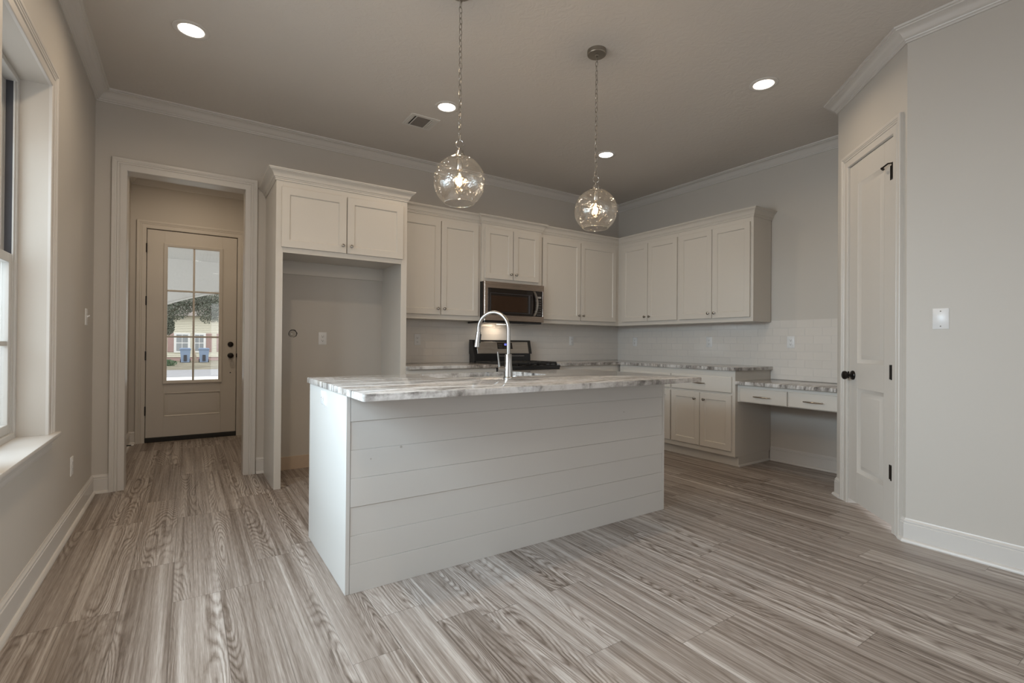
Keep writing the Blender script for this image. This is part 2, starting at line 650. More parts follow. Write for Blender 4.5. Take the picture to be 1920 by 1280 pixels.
DS0, DS1, DZ = 0.190, 0.769, 2.438
MD = lambda s, z, o: D(s, z, o)
b = MB()
b.obox(MD, 0.0, DS0 - 0.015, 0, H, -0.11, 0)
b.obox(MD, DS1 + 0.015, SL, 0, H, -0.11, 0)
b.obox(MD, DS0 - 0.015, DS1 + 0.015, DZ + 0.015, H, -0.11, 0)
struct(b.build('wall_pantry', 'wall_paint', smooth=False))
b = MB()
b.box(PX2, PX2 + 0.11, -5.8, PY2, 0, H)
b.box(PX2, PX2 + 0.11, YR, -8.2, 0, H)
b.box(PX2, PX2 + 0.11, -8.2, -5.8, 0, 0.4)  # opening added out of view for the right-hand fill lamp
b.box(PX2, PX2 + 0.11, -8.2, -5.8, 2.5, H)
struct(b.build('wall_right_front', 'wall_paint', smooth=False))
b = MB()
b.box(-0.16, 1.1, YR - 0.15, YR, 0, H)
b.box(3.7, W + 0.14, YR - 0.15, YR, 0, H)
b.box(1.1, 3.7, YR - 0.15, YR, 2.4, H)
struct(b.build('wall_rear', 'wall_paint', smooth=False))
# entry hall
b = MB()
b.box(-0.10, 0.05, 0.13, 2.05, 0, 2.945)
struct(b.build('wall_hall_left', 'wall_paint', smooth=False))
b = MB()
b.box(1.33, 1.48, 0.13, 2.05, 0, 2.945)
struct(b.build('wall_hall_right', 'wall_paint', smooth=False))
FX0, FX1, FZ = 0.196, 1.078, 2.390
b = MB()
b.box(-0.10, FX0 - 0.02, 2.05, 2.20, 0, 3.0)
b.box(FX1 + 0.02, 1.48, 2.05, 2.20, 0, 3.0)
b.box(FX0 - 0.02, FX1 + 0.02, 2.05, 2.20, FZ + 0.02, 3.0)
struct(b.build('wall_hall_front', 'wall_paint', smooth=False))

# crown moulding
CP = [(0, -0.083), (0.010, -0.083), (0.011, -0.074), (0.018, -0.070), (0.020, -0.064), (0.026, -0.060), (0.034, -0.052), (0.043, -0.040), (0.053, -0.029),
      (0.066, -0.021), (0.076, -0.018), (0.077, -0.012), (0.088, -0.010), (0.090, 0.0), (0.0, 0.0)]
crown = [(d, H + h) for d, h in CP]
b = MB()
b.sweep([(0, YR), (0, 0), (W, 0), (W, PY1), (PX1, PY1), (PX2, PY2), (PX2, YR)], crown, XYZ)
struct(b.build('trim_1', 'trim_paint', angle=28))
b = MB()
b.sweep([(0.05, 0.13), (0.05, 2.05), (1.33, 2.05), (1.33, 0.13)], [(d, 2.945 + h) for d, h in CP], XYZ)
struct(b.build('trim_2', 'trim_paint', angle=28))

# baseboards with shoe moulding
BP = [(0, 0), (0.030, 0), (0.030, 0.006), (0.027, 0.014), (0.022, 0.019), (0.015, 0.021), (0.0145, 0.106), (0.011, 0.109), (0.0105, 0.112), (0.013, 0.115), (0.0125, 0.122),
      (0.008, 0.126), (0.005, 0.131), (0.004, 0.136), (0, 0.136)]


def base_run(name, path):
    b = MB()
    b.sweep(path, BP, XYZ)
    return struct(b.build(name, 'trim_paint', angle=28))


base_run('baseboard_left', [(0, YR), (0, 0), (0.100, 0)])
base_run('baseboard_back', [(1.086, 0), (1.146, 0)])
d0, d1 = D(0.097, 0), D(0.865, 0)
base_run('baseboard_right', [(W, -2.098), (W, PY1), (PX1, PY1), (d0.x, d0.y)])
base_run('baseboard_right_front', [(d1.x, d1.y), (PX2, PY2), (PX2, YR)])
base_run('baseboard_hall', [(0.05, 0.13), (0.05, 2.05), (0.108, 2.05)])
base_run('baseboard_hall_right', [(1.136, 2.05), (1.33, 2.05), (1.33, 0.13)])

# casings
KP = [(0.0, 0.0), (0.0, 0.011), (0.004, 0.014), (0.040, 0.015), (0.043, 0.012), (0.047, 0.012), (0.050, 0.017), (0.058, 0.018), (0.061, 0.015), (0.064, 0.019), (0.070, 0.020), (0.073, 0.023), (0.090, 0.023), (0.093, 0.020), (0.093, 0.0)]
b = MB()
MB_ = lambda p, q, h: (p, -h, q)
b.sweep([(OX0, 0), (OX0, OZ), (OX1, OZ), (OX1, 0)], KP, MB_, -1)
b.sweep([(OX0, 0), (OX0, OZ), (OX1, OZ), (OX1, 0)], KP, lambda p, q, h: (p, 0.13 + h, q), -1)
b.box(OX0 - 0.02, OX0, -0.002, 0.132, 0, OZ)
b.box(OX1, OX1 + 0.02, -0.002, 0.132, 0, OZ)
b.box(OX0 - 0.02, OX1 + 0.02, -0.002, 0.132, OZ, OZ + 0.02)
struct(b.build('trim_3', 'trim_paint', angle=28))
# front door casing + jamb
b = MB()
b.sweep([(FX0 - 0.004, 0), (FX0 - 0.004, FZ + 0.004), (FX1 + 0.004, FZ + 0.004), (FX1 + 0.004, 0)], [(d * 0.92, h) for d, h in KP], lambda p, q, h: (p, 2.05 - h, q), -1)
b.box(FX0 - 0.02, FX0 - 0.003, 2.05, 2.20, 0, FZ + 0.003)
b.box(FX1 + 0.003, FX1 + 0.02, 2.05, 2.20, 0, FZ + 0.003)
b.box(FX0 - 0.02, FX1 + 0.02, 2.05, 2.20, FZ + 0.003, FZ + 0.02)
b.box(FX0 - 0.006, FX0 + 0.014, 2.102, 2.195, 0.05, FZ + 0.004)
b.box(FX1 - 0.014, FX1 + 0.006, 2.102, 2.195, 0.05, FZ + 0.004)
b.box(FX0 + 0.010, FX1 - 0.010, 2.103, 2.194, FZ - 0.014, FZ + 0.004)
struct(b.build('trim_4', 'door_paint', angle=28))
# pantry casing + jamb
b = MB()
b.sweep([(DS0, 0), (DS0, DZ), (DS1, DZ), (DS1, 0)], [(d * 0.98 + 0.004, h) for d, h in KP], lambda p, q, h: D(p, q, h), -1)
b.obox(MD, DS0 - 0.015, DS0, 0, DZ, -0.11, 0.004)
b.obox(MD, DS1, DS1 + 0.015, 0, DZ, -0.11, 0.004)
b.obox(MD, DS0 - 0.015, DS1 + 0.015, DZ, DZ + 0.015, -0.11, 0.004)
struct(b.build('trim_5', 'door_paint', angle=28))
# window casing, stool and apron (one run round the mulled pair)
ya, yb, ym0, ym1 = WINS[1][0], WINS[0][1], WINS[1][1], WINS[0][0]
b = MB()
b.sweep([(ya, WZ0), (ya, WZ1), (yb, WZ1), (yb, WZ0)], KP, lambda p, q, h: (h, p, q), -1)
b.box(0, 0.014, ym0, ym1, WZ0, WZ1)
b.box(0.0, 0.018, ym0 + 0.02, ym1 - 0.02, WZ0, WZ1)
struct(b.build('trim_6', 'trim_paint', angle=28))
b = MB()
b.box(-0.12, 0.045, ya - 0.115, yb + 0.108, 0.640, 0.662, 0.005, 2)
struct(b.build('trim_7', 'trim_paint'))
b = MB()
b.sweep([(ya - 0.09, 0), (yb + 0.085, 0)], [(0, 0.640), (0.020, 0.640), (0.020, 0.628), (0.014, 0.622), (0.014, 0.604), (0.010, 0.600), (0.012, 0.592), (0.008, 0.575), (0, 0.568)], lambda p, q, h: (-q, p, h))
struct(b.build('trim_8', 'trim_paint', angle=28))


# windows: vinyl double-hung units set deep in the wall
def window(name, y0, y1):
    root = bpy.data.objects.new(name, None)
    COL.objects.link(root)
    root.location = (-0.16, (y0 + y1) / 2, WZ0)
    ORG[root.name] = Vector(root.location)
    struct(root)
    b = MB()
    for a0, a1, c0, c1 in ((y0, y0 + 0.03, WZ0, WZ1), (y1 - 0.03, y1, WZ0, WZ1), (y0 + 0.03, y1 - 0.03, WZ0, WZ0 + 0.035), (y0 + 0.03, y1 - 0.03, WZ1 - 0.03, WZ1)):
        b.box(-0.185, -0.105, a0, a1, c0, c1, 0.002)
    b.box(-0.119, -0.113, y1 - 0.042, y1 - 0.03, WZ0 + 0.03, WZ1 - 0.03)
    b.build('window_frame', 'window_frame_paint', root)
    zm = 1.528
    for ye in (y0 + 0.0295, y1 - 0.0335):
        b = MB()  # dark strip stands in for shade in the empty lower-sash track
        b.box(-0.1465, -0.1195, ye, ye + 0.004, zm + 0.02, WZ1 - 0.03)
        tag(b.build('track_shade', 'bin_dark', root, smooth=False), 'dark strip for the shade in the empty track above the lower sash')
    for nm, xs, z0, z1 in (('upper_sash', (-0.176, -0.150), zm - 0.02, WZ1 - 0.03), ('lower_sash', (-0.146, -0.118), WZ0 + 0.035, zm + 0.02)):
        b = MB()
        s = 0.045
        a0, a1 = y0 + 0.032, y1 - 0.032
        b.box(xs[0], xs[1], a0, a0 + s, z0, z1, 0.002)
        b.box(xs[0], xs[1], a1 - s, a1, z0, z1, 0.002)
        b.box(xs[0], xs[1], a0 + s, a1 - s, z0, z0 + s, 0.002)
        b.box(xs[0], xs[1], a0 + s, a1 - s, z1 - s, z1, 0.002)
        zc = (z0 + z1) / 2
        b.box(xs[0] + 0.006, xs[1] - 0.006, a0 + s, a1 - s, zc - 0.011, zc + 0.011)
        b.box(xs[0] + 0.006, xs[1] - 0.006, (a0 + a1) / 2 - 0.011, (a0 + a1) / 2 + 0.011, z0 + s, z1 - s)
        so = b.build(nm, 'window_frame_paint', root)
        b = MB()
        xm = (xs[0] + xs[1]) / 2
        b.box(xm - 0.002, xm + 0.002, a0 + s - 0.004, a1 - s + 0.004, z0 + s - 0.004, z1 - s + 0.004)
        b.build('pane', 'window_glass', so, smooth=False)
    b = MB()
    b.box(-0.146, -0.128, (y0 + y1) / 2 - 0.03, (y0 + y1) / 2 + 0.03, zm + 0.02, zm + 0.034, 0.003)
    b.build('sash_lock', 'window_frame_paint', root)
    return root


tag(window('window_1', *WINS[0]), 'white double-hung window in the left wall, above the deep white sill', 'window')
tag(window('window_2', *WINS[1]), 'white double-hung window nearest the camera in the left wall, cut by the photo edge', 'window')

# unseen window and rear doors, added to let in light, get plain frames
b = MB()
for a0, a1, c0, c1 in ((-5.10, -5.05, WZ0, WZ1), (-3.65, -3.60, WZ0, WZ1), (-4.38, -4.32, WZ0, WZ1), (-5.05, -3.65, WZ0, WZ0 + 0.05), (-5.05, -3.65, WZ1 - 0.05, WZ1)):
    b.box(-0.15, -0.06, a0, a1, c0, c1)
struct(b.build('window_added', 'window_frame_paint', smooth=False))
b = MB()
for a0, a1, c0, c1 in ((1.1, 1.18, 0, 2.4), (3.62, 3.7, 0, 2.4), (2.36, 2.44, 0.08, 2.32), (1.18, 3.62, 0, 0.08), (1.18, 3.62, 2.32, 2.4)):
    b.box(a0, a1, YR - 0.12, YR - 0.03, c0, c1)
struct(b.build('door_added', 'window_frame_paint', smooth=False))

# ------------------------------------------------------------------ entry door
d1r = thing('door_1', (FX0, 2.07, 0.0), 'cream front door with six glass lites over one raised panel, at the end of the hall', 'door', kind='structure')
LZ0 = 0.052
GX0, GX1, GZ0, GZ1 = 0.362, 0.918, 0.660, 2.236
y0, y1 = 2.055, 2.10
b = MB()
b.box(FX0 + 0.003, GX0, y0, y1, LZ0, FZ - 0.003, 0.0015)
b.box(GX1, FX1 - 0.003, y0, y1, LZ0, FZ - 0.003, 0.0015)
b.box(GX0, GX1, y0, y1, GZ1, FZ - 0.003)
b.box(GX0, GX1, y0, y1, LZ0, 0.277)
b.box(GX0, GX1, y0, y1, 0.549, GZ0)
M = frame((GX0, y0, 0.277), (1, 0, 0), (0, 0, 1), (0, -1, 0))
w_, h_ = GX1 - GX0, 0.549 - 0.277
R = lambda i, c: rect_loop(M, i, w_ - i, i, h_ - i, c)
b.loops([R(0, -0.045), R(0, 0.0), R(0.006, 0.003), R(0.012, -0.002), R(0.016, -0.008), R(0.040, -0.003), R(0.044, -0.003)])
b.build('leaf', 'door_paint', d1r)
b = MB()
M = frame((GX0, y0, GZ0), (1, 0, 0), (0, 0, 1), (0, -1, 0))
w_, h_ = GX1 - GX0, GZ1 - GZ0
gi = 0.026
ro = [rect_loop(M, i, w_ - i, i, h_ - i, c) for i, c in ((-0.012, -0.002), (-0.012, 0.010), (-0.004, 0.014), (0.010, 0.010), (gi, 0.002), (gi, -0.030), (-0.002, -0.030))]
b.loops(ro, False, False)
b.build('lite_frame', 'door_paint', d1r)
b = MB()
gx0, gx1, gz0, gz1 = GX0 + gi, GX1 - gi, GZ0 + gi, GZ1 - gi
xm = 0.640
b.box(xm - 0.010, xm + 0.010, y0 + 0.006, y0 + 0.03, gz0, gz1, 0.003)
for zz in (1.712, 1.187):
    b.box(gx0, gx1, y0 + 0.0075, y0 + 0.0285, zz - 0.010, zz + 0.010, 0.003)
b.build('glazing_bars', 'door_paint', d1r)
b = MB()
b.box(gx0 - 0.004, gx1 + 0.004, y0 + 0.016, y0 + 0.020, gz0 - 0.004, gz1 + 0.004)
b.build('glass', 'door_glass', d1r, smooth=False)
b = MB()
b.lathe([(0.031, 0), (0.031, 0.008), (0.027, 0.014), (0.010, 0.016), (0.010, 0.022), (0.0, 0.022)], (1.016, y0, 1.103), (0, -1, 0), 24)
b.box(1.010, 1.022, y0 - 0.034, y0 - 0.020, 1.088, 1.118, 0.003)
tag(b.build('deadbolt', 'black_bronze', d1r), 'black deadbolt thumb-turn')
b = MB()
b.lathe([(0.033, 0), (0.033, 0.006), (0.028, 0.011), (0.012, 0.014), (0.011, 0.034), (0.024, 0.042), (0.030, 0.052), (0.028, 0.062), (0.018, 0.068), (0.0, 0.069)], (1.017, y0, 0.968), (0, -1, 0), 24)
tag(b.build('knob', 'black_bronze', d1r), 'black door knob')
b = MB()
b.lathe([(0.007, 0), (0.007, 0.002), (0.0, 0.002)], (1.016, y0, 0.763), (0, -1, 0), 12)
tag(b.build('bore_hole', 'dark_slot', d1r), 'small dark hole below the knob')
b = MB()
b.box(FX1 - 0.004, FX1 + 0.006, 2.030, 2.052, 0.945, 0.995, 0.002)
b.build('latch_plate', 'black_bronze', d1r)
for zz in (2.175, 1.586, 0.971, 0.356):
    b = MB()
    b.tube([(FX0 - 0.002, 2.040, zz - 0.05), (FX0 - 0.002, 2.040, zz + 0.05)], 0.0075, 10)
    b.box(FX0 - 0.004, FX0 + 0.002, 2.042, 2.054, zz - 0.05, zz + 0.05)
    b.build('hinge', 'black_bronze', d1r)
b = MB()
b.box(FX0 - 0.002, FX1 + 0.002, 2.040, 2.19, 0.0, 0.050, 0.004)
tag(b.build('threshold', 'rubber_black', d1r), 'black door sill')

# ------------------------------------------------------------------ pantry door
p0 = D(DS0, 0, 0)
d2r = thing('door_2', p0, 'tall narrow two-panel pantry door with black knob and hinges, right of the desk', 'door', kind='structure')
S0, S1, Z0, Z1 = DS0 + 0.003, DS1 - 0.003, 0.036, DZ - 0.003
st = 0.118
of = 0.0
b = MB()
PZ = [(0.250, 0.842), (1.018, 2.286)]
b.obox(MD, S0, S0 + st, Z0, Z1, -0.035, of, 0.0015)
b.obox(MD, S1 - 0.112, S1, Z0, Z1, -0.035, of, 0.0015)
sa, sb = S0 + st, S1 - 0.112
b.obox(MD, sa, sb, Z0, PZ[0][0], -0.035, of)
b.obox(MD, sa, sb, PZ[0][1], PZ[1][0], -0.035, of)
b.obox(MD, sa, sb, PZ[1][1], Z1, -0.035, of)
for z0, z1 in PZ:
    w_, h_ = sb - sa, z1 - z0
    MM = lambda a, bb, c, z0=z0: D(sa + a, z0 + bb, c)
    R = lambda i, c: rect_loop(MM, i, w_ - i, i, h_ - i, c)
    b.loops([R(0, -0.035), R(0, of), R(0.003, of - 0.002), R(0.028, of - 0.013), R(0.030, of - 0.013), R(0.056, of - 0.003), R(0.058, of - 0.003)])
b.build('leaf', 'door_paint', d2r)
for zz, stop in ((2.217, True), (0.978, False), (0.360, False)):
    b = MB()
    q = lambda z: D(DS1 - 0.004, z, 0.012)
    b.obox(MD, S1 - 0.042, DS1 + 0.002, zz - 0.045, zz + 0.045, 0.0, 0.004, 0.001)
    b.tube([D(DS1 - 0.001, zz - 0.046, 0.010), D(DS1 - 0.001, zz + 0.046, 0.010)], 0.007, 10)
    ho = b.build('hinge', 'black_bronze', d2r)
    if stop:
        b = MB()
        b.tube([D(DS1 - 0.001, zz + 0.050, 0.010), D(DS1 - 0.03, zz + 0.055, 0.022), D(DS1 - 0.085, zz + 0.045, 0.03)], 0.005, 8)
        b.tube([D(DS1 - 0.085, zz + 0.045, 0.03), D(DS1 - 0.10, zz + 0.042, 0.015)], 0.008, 8)
        tag(b.build('hinge_pin_stop', 'black_bronze', ho), 'black hinge-pin door stop arm')
b = MB()
dn = (-1, 1, 0)
b.lathe([(0.033, 0), (0.033, 0.006), (0.029, 0.011), (0.013, 0.015), (0.011, 0.034), (0.020, 0.038), (0.029, 0.047), (0.031, 0.056), (0.028, 0.064), (0.018, 0.070), (0.0, 0.072)], D(S0 + 0.060, 0.930, 0.0), dn, 24)
tag(b.build('knob', 'black_bronze', d2r), 'black door knob')
b = MB()
b.obox(MD, DS0 - 0.002, DS0 + 0.003, 0.905, 0.955, 0.0, 0.008)
b.build('strike_plate', 'black_bronze', d2r)
# ------------------------------------------------------------------ tile backsplash
b = MB()
b.box(2.2046, 3.15, -0.009, 0.0, 0.930, 1.372)
b.box(3.15, 3.912, -0.009, 0.0, 0.80, 1.372)
b.box(3.912, W - 0.001, -0.009, 0.0, 0.930, 1.372)
b.box(3.118, 3.887, -0.009, 0.0, 1.372, 1.44)
tag(struct(b.build('trim_9', 'subway_tile_back', smooth=False)), 'white subway tile backsplash behind the range')
b = MB()
b.box(W - 0.009, W, -2.0985, -0.0095, 0.930, 1.372)
b.box(W - 0.009, W, PY1 + 0.001, -2.0985, 0.806, 1.386)
tag(struct(b.build('trim_10', 'subway_tile_right', smooth=False)), 'white subway tile backsplash above the desk')

# ------------------------------------------------------------------ refrigerator surround
FRx0, FRx1, FRy = 1.1464, 2.2046, -0.6052
fr = thing('refrigerator_cabinet', ((FRx0 + FRx1) / 2, -0.3, 0), 'tall white cabinet surround with an empty refrigerator bay beneath two doors', 'cabinet')
b = MB()
b.box(FRx0, FRx0 + 0.05, FRy, FRy + 0.02, 0, 2.386, 0.001)
b.box(FRx0, FRx0 + 0.02, FRy + 0.02, -0.0, 0, 2.386)
b.build('side_panel', 'cabinet_paint', fr)
b = MB()
b.box(FRx1 - 0.0525, FRx1, FRy, FRy + 0.02, 0, 2.386, 0.001)
b.box(FRx1 - 0.02, FRx1, FRy + 0.02, -0.0, 0, 2.386)
b.build('side_panel', 'cabinet_paint', fr)
b = MB()
b.box(FRx0 + 0.05, FRx1 - 0.0525, FRy, FRy + 0.02, 1.832, 2.386)
b.box(FRx0 + 0.02, FRx1 - 0.02, FRy + 0.02, -0.0, 1.860, 2.386)
b.build('cabinet_box', 'cabinet_paint', fr)
b = MB()
b.box(FRx0 + 0.02, FRx1 - 0.02, -0.02, -0.0, 1.742, 1.860, 0.001)
b.build('hanging_rail', 'cabinet_paint', fr)
b = MB()
b.box(FRx0 + 0.02, FRx1 - 0.02, -0.014, 0.0, 0.0, 0.114)
tag(b.build('back_board', 'raw_pine', fr), 'bare unpainted wood board at the floor')
MFY = lambda x0, y, z0: frame((x0, y, z0), (1, 0, 0), (0, 0, 1), (0, -1, 0))


def doors_y(root, spec, y, kz=0.058, km=0.03):
    """spec: x0,x1,z0,z1,knob side"""
    for x0, x1, z0, z1, side in spec:
        b = MB()
        shaker(b, MFY(x0, y, z0), x1 - x0, z1 - z0)
        o = b.build('door', 'cabinet_paint', root, angle=20)
        if side:
            knob(o, (x1 - km if side > 0 else x0 + km, y - 0.019, z0 + kz), (0, -1, 0))


doors_y(fr, [(1.184, 1.673, 1.872, 2.338, 1), (1.681, 2.163, 1.872, 2.338, -1)], FRy)
CC = [(0, -0.084), (0.006, -0.084), (0.007, -0.074), (0.011, -0.070), (0.012, -0.063), (0.017, -0.060), (0.021, -0.048), (0.027, -0.034), (0.036, -0.022), (0.048, -0.014),
      (0.049, -0.009), (0.054, -0.006), (0.055, 0.0), (0, 0)]


def cab_crown(root, path, ztop=2.468, sc=1.0):
    b = MB()
    b.sweep(path, [(d * sc, ztop + h) for d, h in CC], XYZ)
    return b.build('crown_molding', 'cabinet_paint', root, angle=25)


cab_crown(fr, [(FRx0, -0.001), (FRx0, FRy), (FRx1, FRy), (FRx1, -0.001)], 2.470, 1.08)

# ------------------------------------------------------------------ wall cabinets
UZ0, UZ1 = 1.372, 2.386
UY = -0.322


def wall_cab(name, x0, x1, y, z0, label, spec, crown_path):
    r = thing(name, ((x0 + x1) / 2, 0, z0), label, 'cabinet', 'white wall cabinets')
    b = MB()
    b.box(x0, x1, y, -0.0095 if z0 < 1.5 else -0.001, z0, UZ1, 0.001)
    b.build('cabinet_box', 'cabinet_paint', r)
    doors_y(r, spec, y)
    cab_crown(r, crown_path)
    return r


MY = -0.352
MX0, MX1 = 3.117, 3.888
wall_cab('wall_cabinet', FRx1, MX0, UY, UZ0, 'tall white two-door wall cabinet between the refrigerator bay and the microwave',
         [(2.236, 2.658, 1.418, 2.342, 1), (2.667, 3.084, 1.418, 2.342, -1)], [(FRx1, UY), (MX0, UY)])
wall_cab('wall_cabinet', MX0, MX1, MY, 1.781, 'short white two-door wall cabinet above the microwave',
         [(3.149, 3.493, 1.816, 2.342, 1), (3.501, 3.841, 1.816, 2.342, -1)], [(MX0, UY), (MX0, MY), (MX1, MY), (MX1, UY)])
UX = W - 0.324
wall_cab('wall_cabinet', MX1, W - 0.0005, UY, UZ0, 'tall white two-door wall cabinet right of the microwave, reaching into the corner',
         [(3.916, 4.480, 1.416, 2.338, 1), (4.489, 5.072, 1.416, 2.338, -1)], [(MX1, UY), (UX, UY)])
MFX = lambda x, y0, z0: frame((x, y0, z0), (0, -1, 0), (0, 0, 1), (-1, 0, 0))


def doors_x(root, spec, x, kz=0.052, km=0.032, top=False):
    for y0, y1, z0, z1, side in spec:
        b = MB()
        shaker(b, MFX(x, y0, z0), y0 - y1, z1 - z0)
        o = b.build('door', 'cabinet_paint', root, angle=20)
        if side:
            knob(o, (x - 0.019, (y1 + km) if side > 0 else (y0 - km), (z1 - kz) if top else (z0 + kz)), (-1, 0, 0))


def wall_cab_x(name, y0, y1, label, spec, path):
    r = thing(name, (W, (y0 + y1) / 2, UZ0), label, 'cabinet', 'white wall cabinets')
    b = MB()
    b.box(UX, W - 0.0095, y1, y0, UZ0, UZ1, 0.001)
    b.build('cabinet_box', 'cabinet_paint', r)
    doors_x(r, spec, UX)
    cab_crown(r, path)
    return r


YD = -2.0965
wall_cab_x('wall_cabinet', UY, -1.238, 'tall white two-door wall cabinet on the right wall next to the corner',
           [(-0.402, -0.804, 1.416, 2.338, 1), (-0.810, -1.223, 1.416, 2.338, -1)], [(UX, UY), (UX, -1.238)])
wall_cab_x('wall_cabinet', -1.238, YD, 'tall white two-door wall cabinet on the right wall with its bare end facing the desk',
           [(-1.253, -1.656, 1.416, 2.338, 1), (-1.662, -2.070, 1.416, 2.338, -1)], [(UX, -1.238), (UX, YD), (W - 0.001, YD)])

# ------------------------------------------------------------------ base cabinets
BX = W - 0.6135
BY = -0.610
CB = 0.8995


def drawer_x(root, y0, y1, z0, z1, x, pull=0.135):
    b = MB()
    slab_front(b, MFX(x, y0, z0), y0 - y1, z1 - z0)
    o = b.build('drawer', 'cabinet_paint', root, angle=20)
    Mp = frame((x - 0.019, (y0 + y1) / 2, (z0 + z1) / 2), (0, -1, 0), (0, 0, 1), (-1, 0, 0))
    bar_pull(o, Mp, pull)


def base_x(y0, y1, label, spec, end=False):
    r = thing('base_cabinet', (W, (y0 + y1) / 2, 0), label, 'cabinet', 'white base cabinets')
    b = MB()
    b.box(BX, W - 0.0005, y1, y0, 0.095, CB, 0.001)
    b.build('cabinet_box', 'cabinet_paint', r)
    b = MB()
    b.box(BX + 0.058, W - 0.0305, y1 + (0.0 if end else 0), y0, 0.0, 0.0945)
    b.build('toe_kick', 'cabinet_paint', r)
    if end:
        b = MB()
        b.sweep([(W - 0.031, y1), (BX + 0.058, y1)], [(0, 0), (0.012, 0), (0.012, 0.008), (0.008, 0.015), (0, 0.018)], XYZ, -1)
        b.build('shoe_molding', 'trim_paint', r)
    doors_x(r, spec[1], BX, kz=0.063, km=0.05, top=True)
    for y_0, y_1, z0, z1 in spec[0]:
        drawer_x(r, y_0, y_1, z0, z1, BX)
    return r


base_x(-0.640, -1.381, 'white base cabinet with drawer, mostly hidden behind the right end of the island',
       ([(-0.700, -1.372, 0.690, 0.840)], [(-0.700, -1.033, 0.146, 0.668, 1), (-1.038, -1.372, 0.146, 0.668, -1)]))
base_x(-1.381, YD, 'white base cabinet with one drawer over two doors, next to the desk knee space',
       ([(-1.389, -2.067, 0.690, 0.840)], [(-1.389, -1.727, 0.146, 0.668, 1), (-1.732, -2.067, 0.146, 0.668, -1)]), True)
RX0, RX1 = 3.150, 3.912


def base_y(x0, x1, label, doors, drawers):
    r = thing('base_cabinet', ((x0 + x1) / 2, 0, 0), label, 'cabinet', 'white base cabinets')
    b = MB()
    b.box(x0, x1, BY, -0.0005, 0.095, CB, 0.001)
    b.build('cabinet_box', 'cabinet_paint', r)
    b = MB()
    b.box(x0, x1, BY + 0.058, -0.0005, 0.0, 0.0945)
    b.build('toe_kick', 'cabinet_paint', r)
    doors_y(r, doors, BY, kz=0.46)
    for a0, a1 in drawers:
        b = MB()
        slab_front(b, MFY(a0, BY, 0.69), a1 - a0, 0.15)
        o = b.build('drawer', 'cabinet_paint', r, angle=20)
        bar_pull(o, frame(((a0 + a1) / 2, BY - 0.019, 0.765), (1, 0, 0), (0, 0, 1), (0, -1, 0)))
    return r


base_y(FRx1 + 0.001, RX0 - 0.004, 'white base cabinet left of the range, hidden behind the island up to its counter', [(2.24, 2.67, 0.146, 0.668, 1), (2.68, 3.11, 0.146, 0.668, -1)], [(2.24, 3.11)])
base_y(RX1 + 0.004, W - 0.001, 'white corner base cabinet right of the range, hidden behind the island up to its counter', [(3.96, 4.74, 0.146, 0.668, -1)], [(3.96, 4.74)])

# countertops
CT0, CT1 = 0.900, 0.930


def slab(name, pts, z0, z1, mat, bev=0.004):
    b = MB()
    lo = [Vector((x, y, z0)) for x, y in pts]
    hi = [Vector((x, y, z1)) for x, y in pts]
    L = b.loops([lo, hi])
    es = [e for e in b.bm.edges if abs(e.verts[0].co.z - e.verts[1].co.z) < 1e-6 and e.verts[0].co.z > z1 - 1e-6]
    bmesh.ops.bevel(b.bm, geom=es, offset=bev, segments=2, affect='EDGES', profile=0.5)
    return b.build(name, mat)


tag(slab('countertop', [(FRx1 + 0.001, -0.0095), (FRx1 + 0.001, -0.640), (RX0 - 0.004, -0.640), (RX0 - 0.004, -0.0095)], CT0, CT1, 'granite'),
    'grey-veined granite countertop left of the range', 'countertop')
tag(slab('countertop', [(RX1 + 0.004, -0.0095), (RX1 + 0.004, -0.640), (BX - 0.030, -0.640), (BX - 0.030, YD - 0.024), (W - 0.0095, YD - 0.024), (W - 0.0095, -0.0095)], CT0, CT1, 'granite'),
    'L-shaped grey-veined granite countertop turning the corner right of the range', 'countertop')

# desk
tag(slab('countertop', [(BX - 0.008, YD - 0.0005), (BX - 0.008, PY1 + 0.001), (W - 0.0095, PY1 + 0.001), (W - 0.0095, YD - 0.0005)], 0.774, 0.805, 'granite'),
    'lower granite desk top between the base cabinet and the pantry wall', 'countertop')
dk = thing('desk_drawer_cabinet', (W, -2.55, 0.6), 'white two-drawer apron hung beneath the lower granite desk top', 'cabinet')
b = MB()
b.box(BX + 0.035, W - 0.02, PY1 + 0.001, YD - 0.001, 0.612, 0.7735, 0.001)
b.build('cabinet_box', 'cabinet_paint', dk)
for y_0, y_1 in ((-2.130, -2.557), (-2.568, -2.985)):
    b = MB()
    slab_front(b, MFX(BX + 0.035, y_0, 0.617), y_0 - y_1, 0.126)
    o = b.build('drawer', 'cabinet_paint', dk, angle=20)
    bar_pull(o, frame((BX + 0.016, (y_0 + y_1) / 2 - (0.005 if y_0 > -2.3 else 0.0), 0.676), (0, -1, 0), (0, 0, 1), (-1, 0, 0)), 0.15)

# ------------------------------------------------------------------ island
IX0, IX1, IY0, IY1 = 1.1874, 3.3472, -2.5035, -1.7089
isl = thing('island_cabinet', ((IX0 + IX1) / 2, (IY0 + IY1) / 2, 0), 'long white kitchen island base clad in horizontal shiplap boards', 'island')
b = MB()
b.box(IX0, IX0 + 0.019, IY0, IY1, 0, CB, 0.0012)
b.build('end_panel', 'shiplap_paint', isl)
b = MB()
b.box(IX1 - 0.019, IX1, IY0, IY1, 0, CB, 0.0012)
b.build('end_panel', 'shiplap_paint', isl)
b = MB()
zs = [0.0, 0.132, 0.260, 0.390, 0.519, 0.648, 0.778, CB]
for i in range(7):
    b.box(IX0 + 0.0205, IX1 - 0.0200, IY0 + 0.0015 + 0.0012 * ((i * 7) % 3 - 1), IY0 + 0.016, zs[i] + (0.0 if i == 0 else 0.0006), zs[i + 1] - 0.0006, 0.0006)
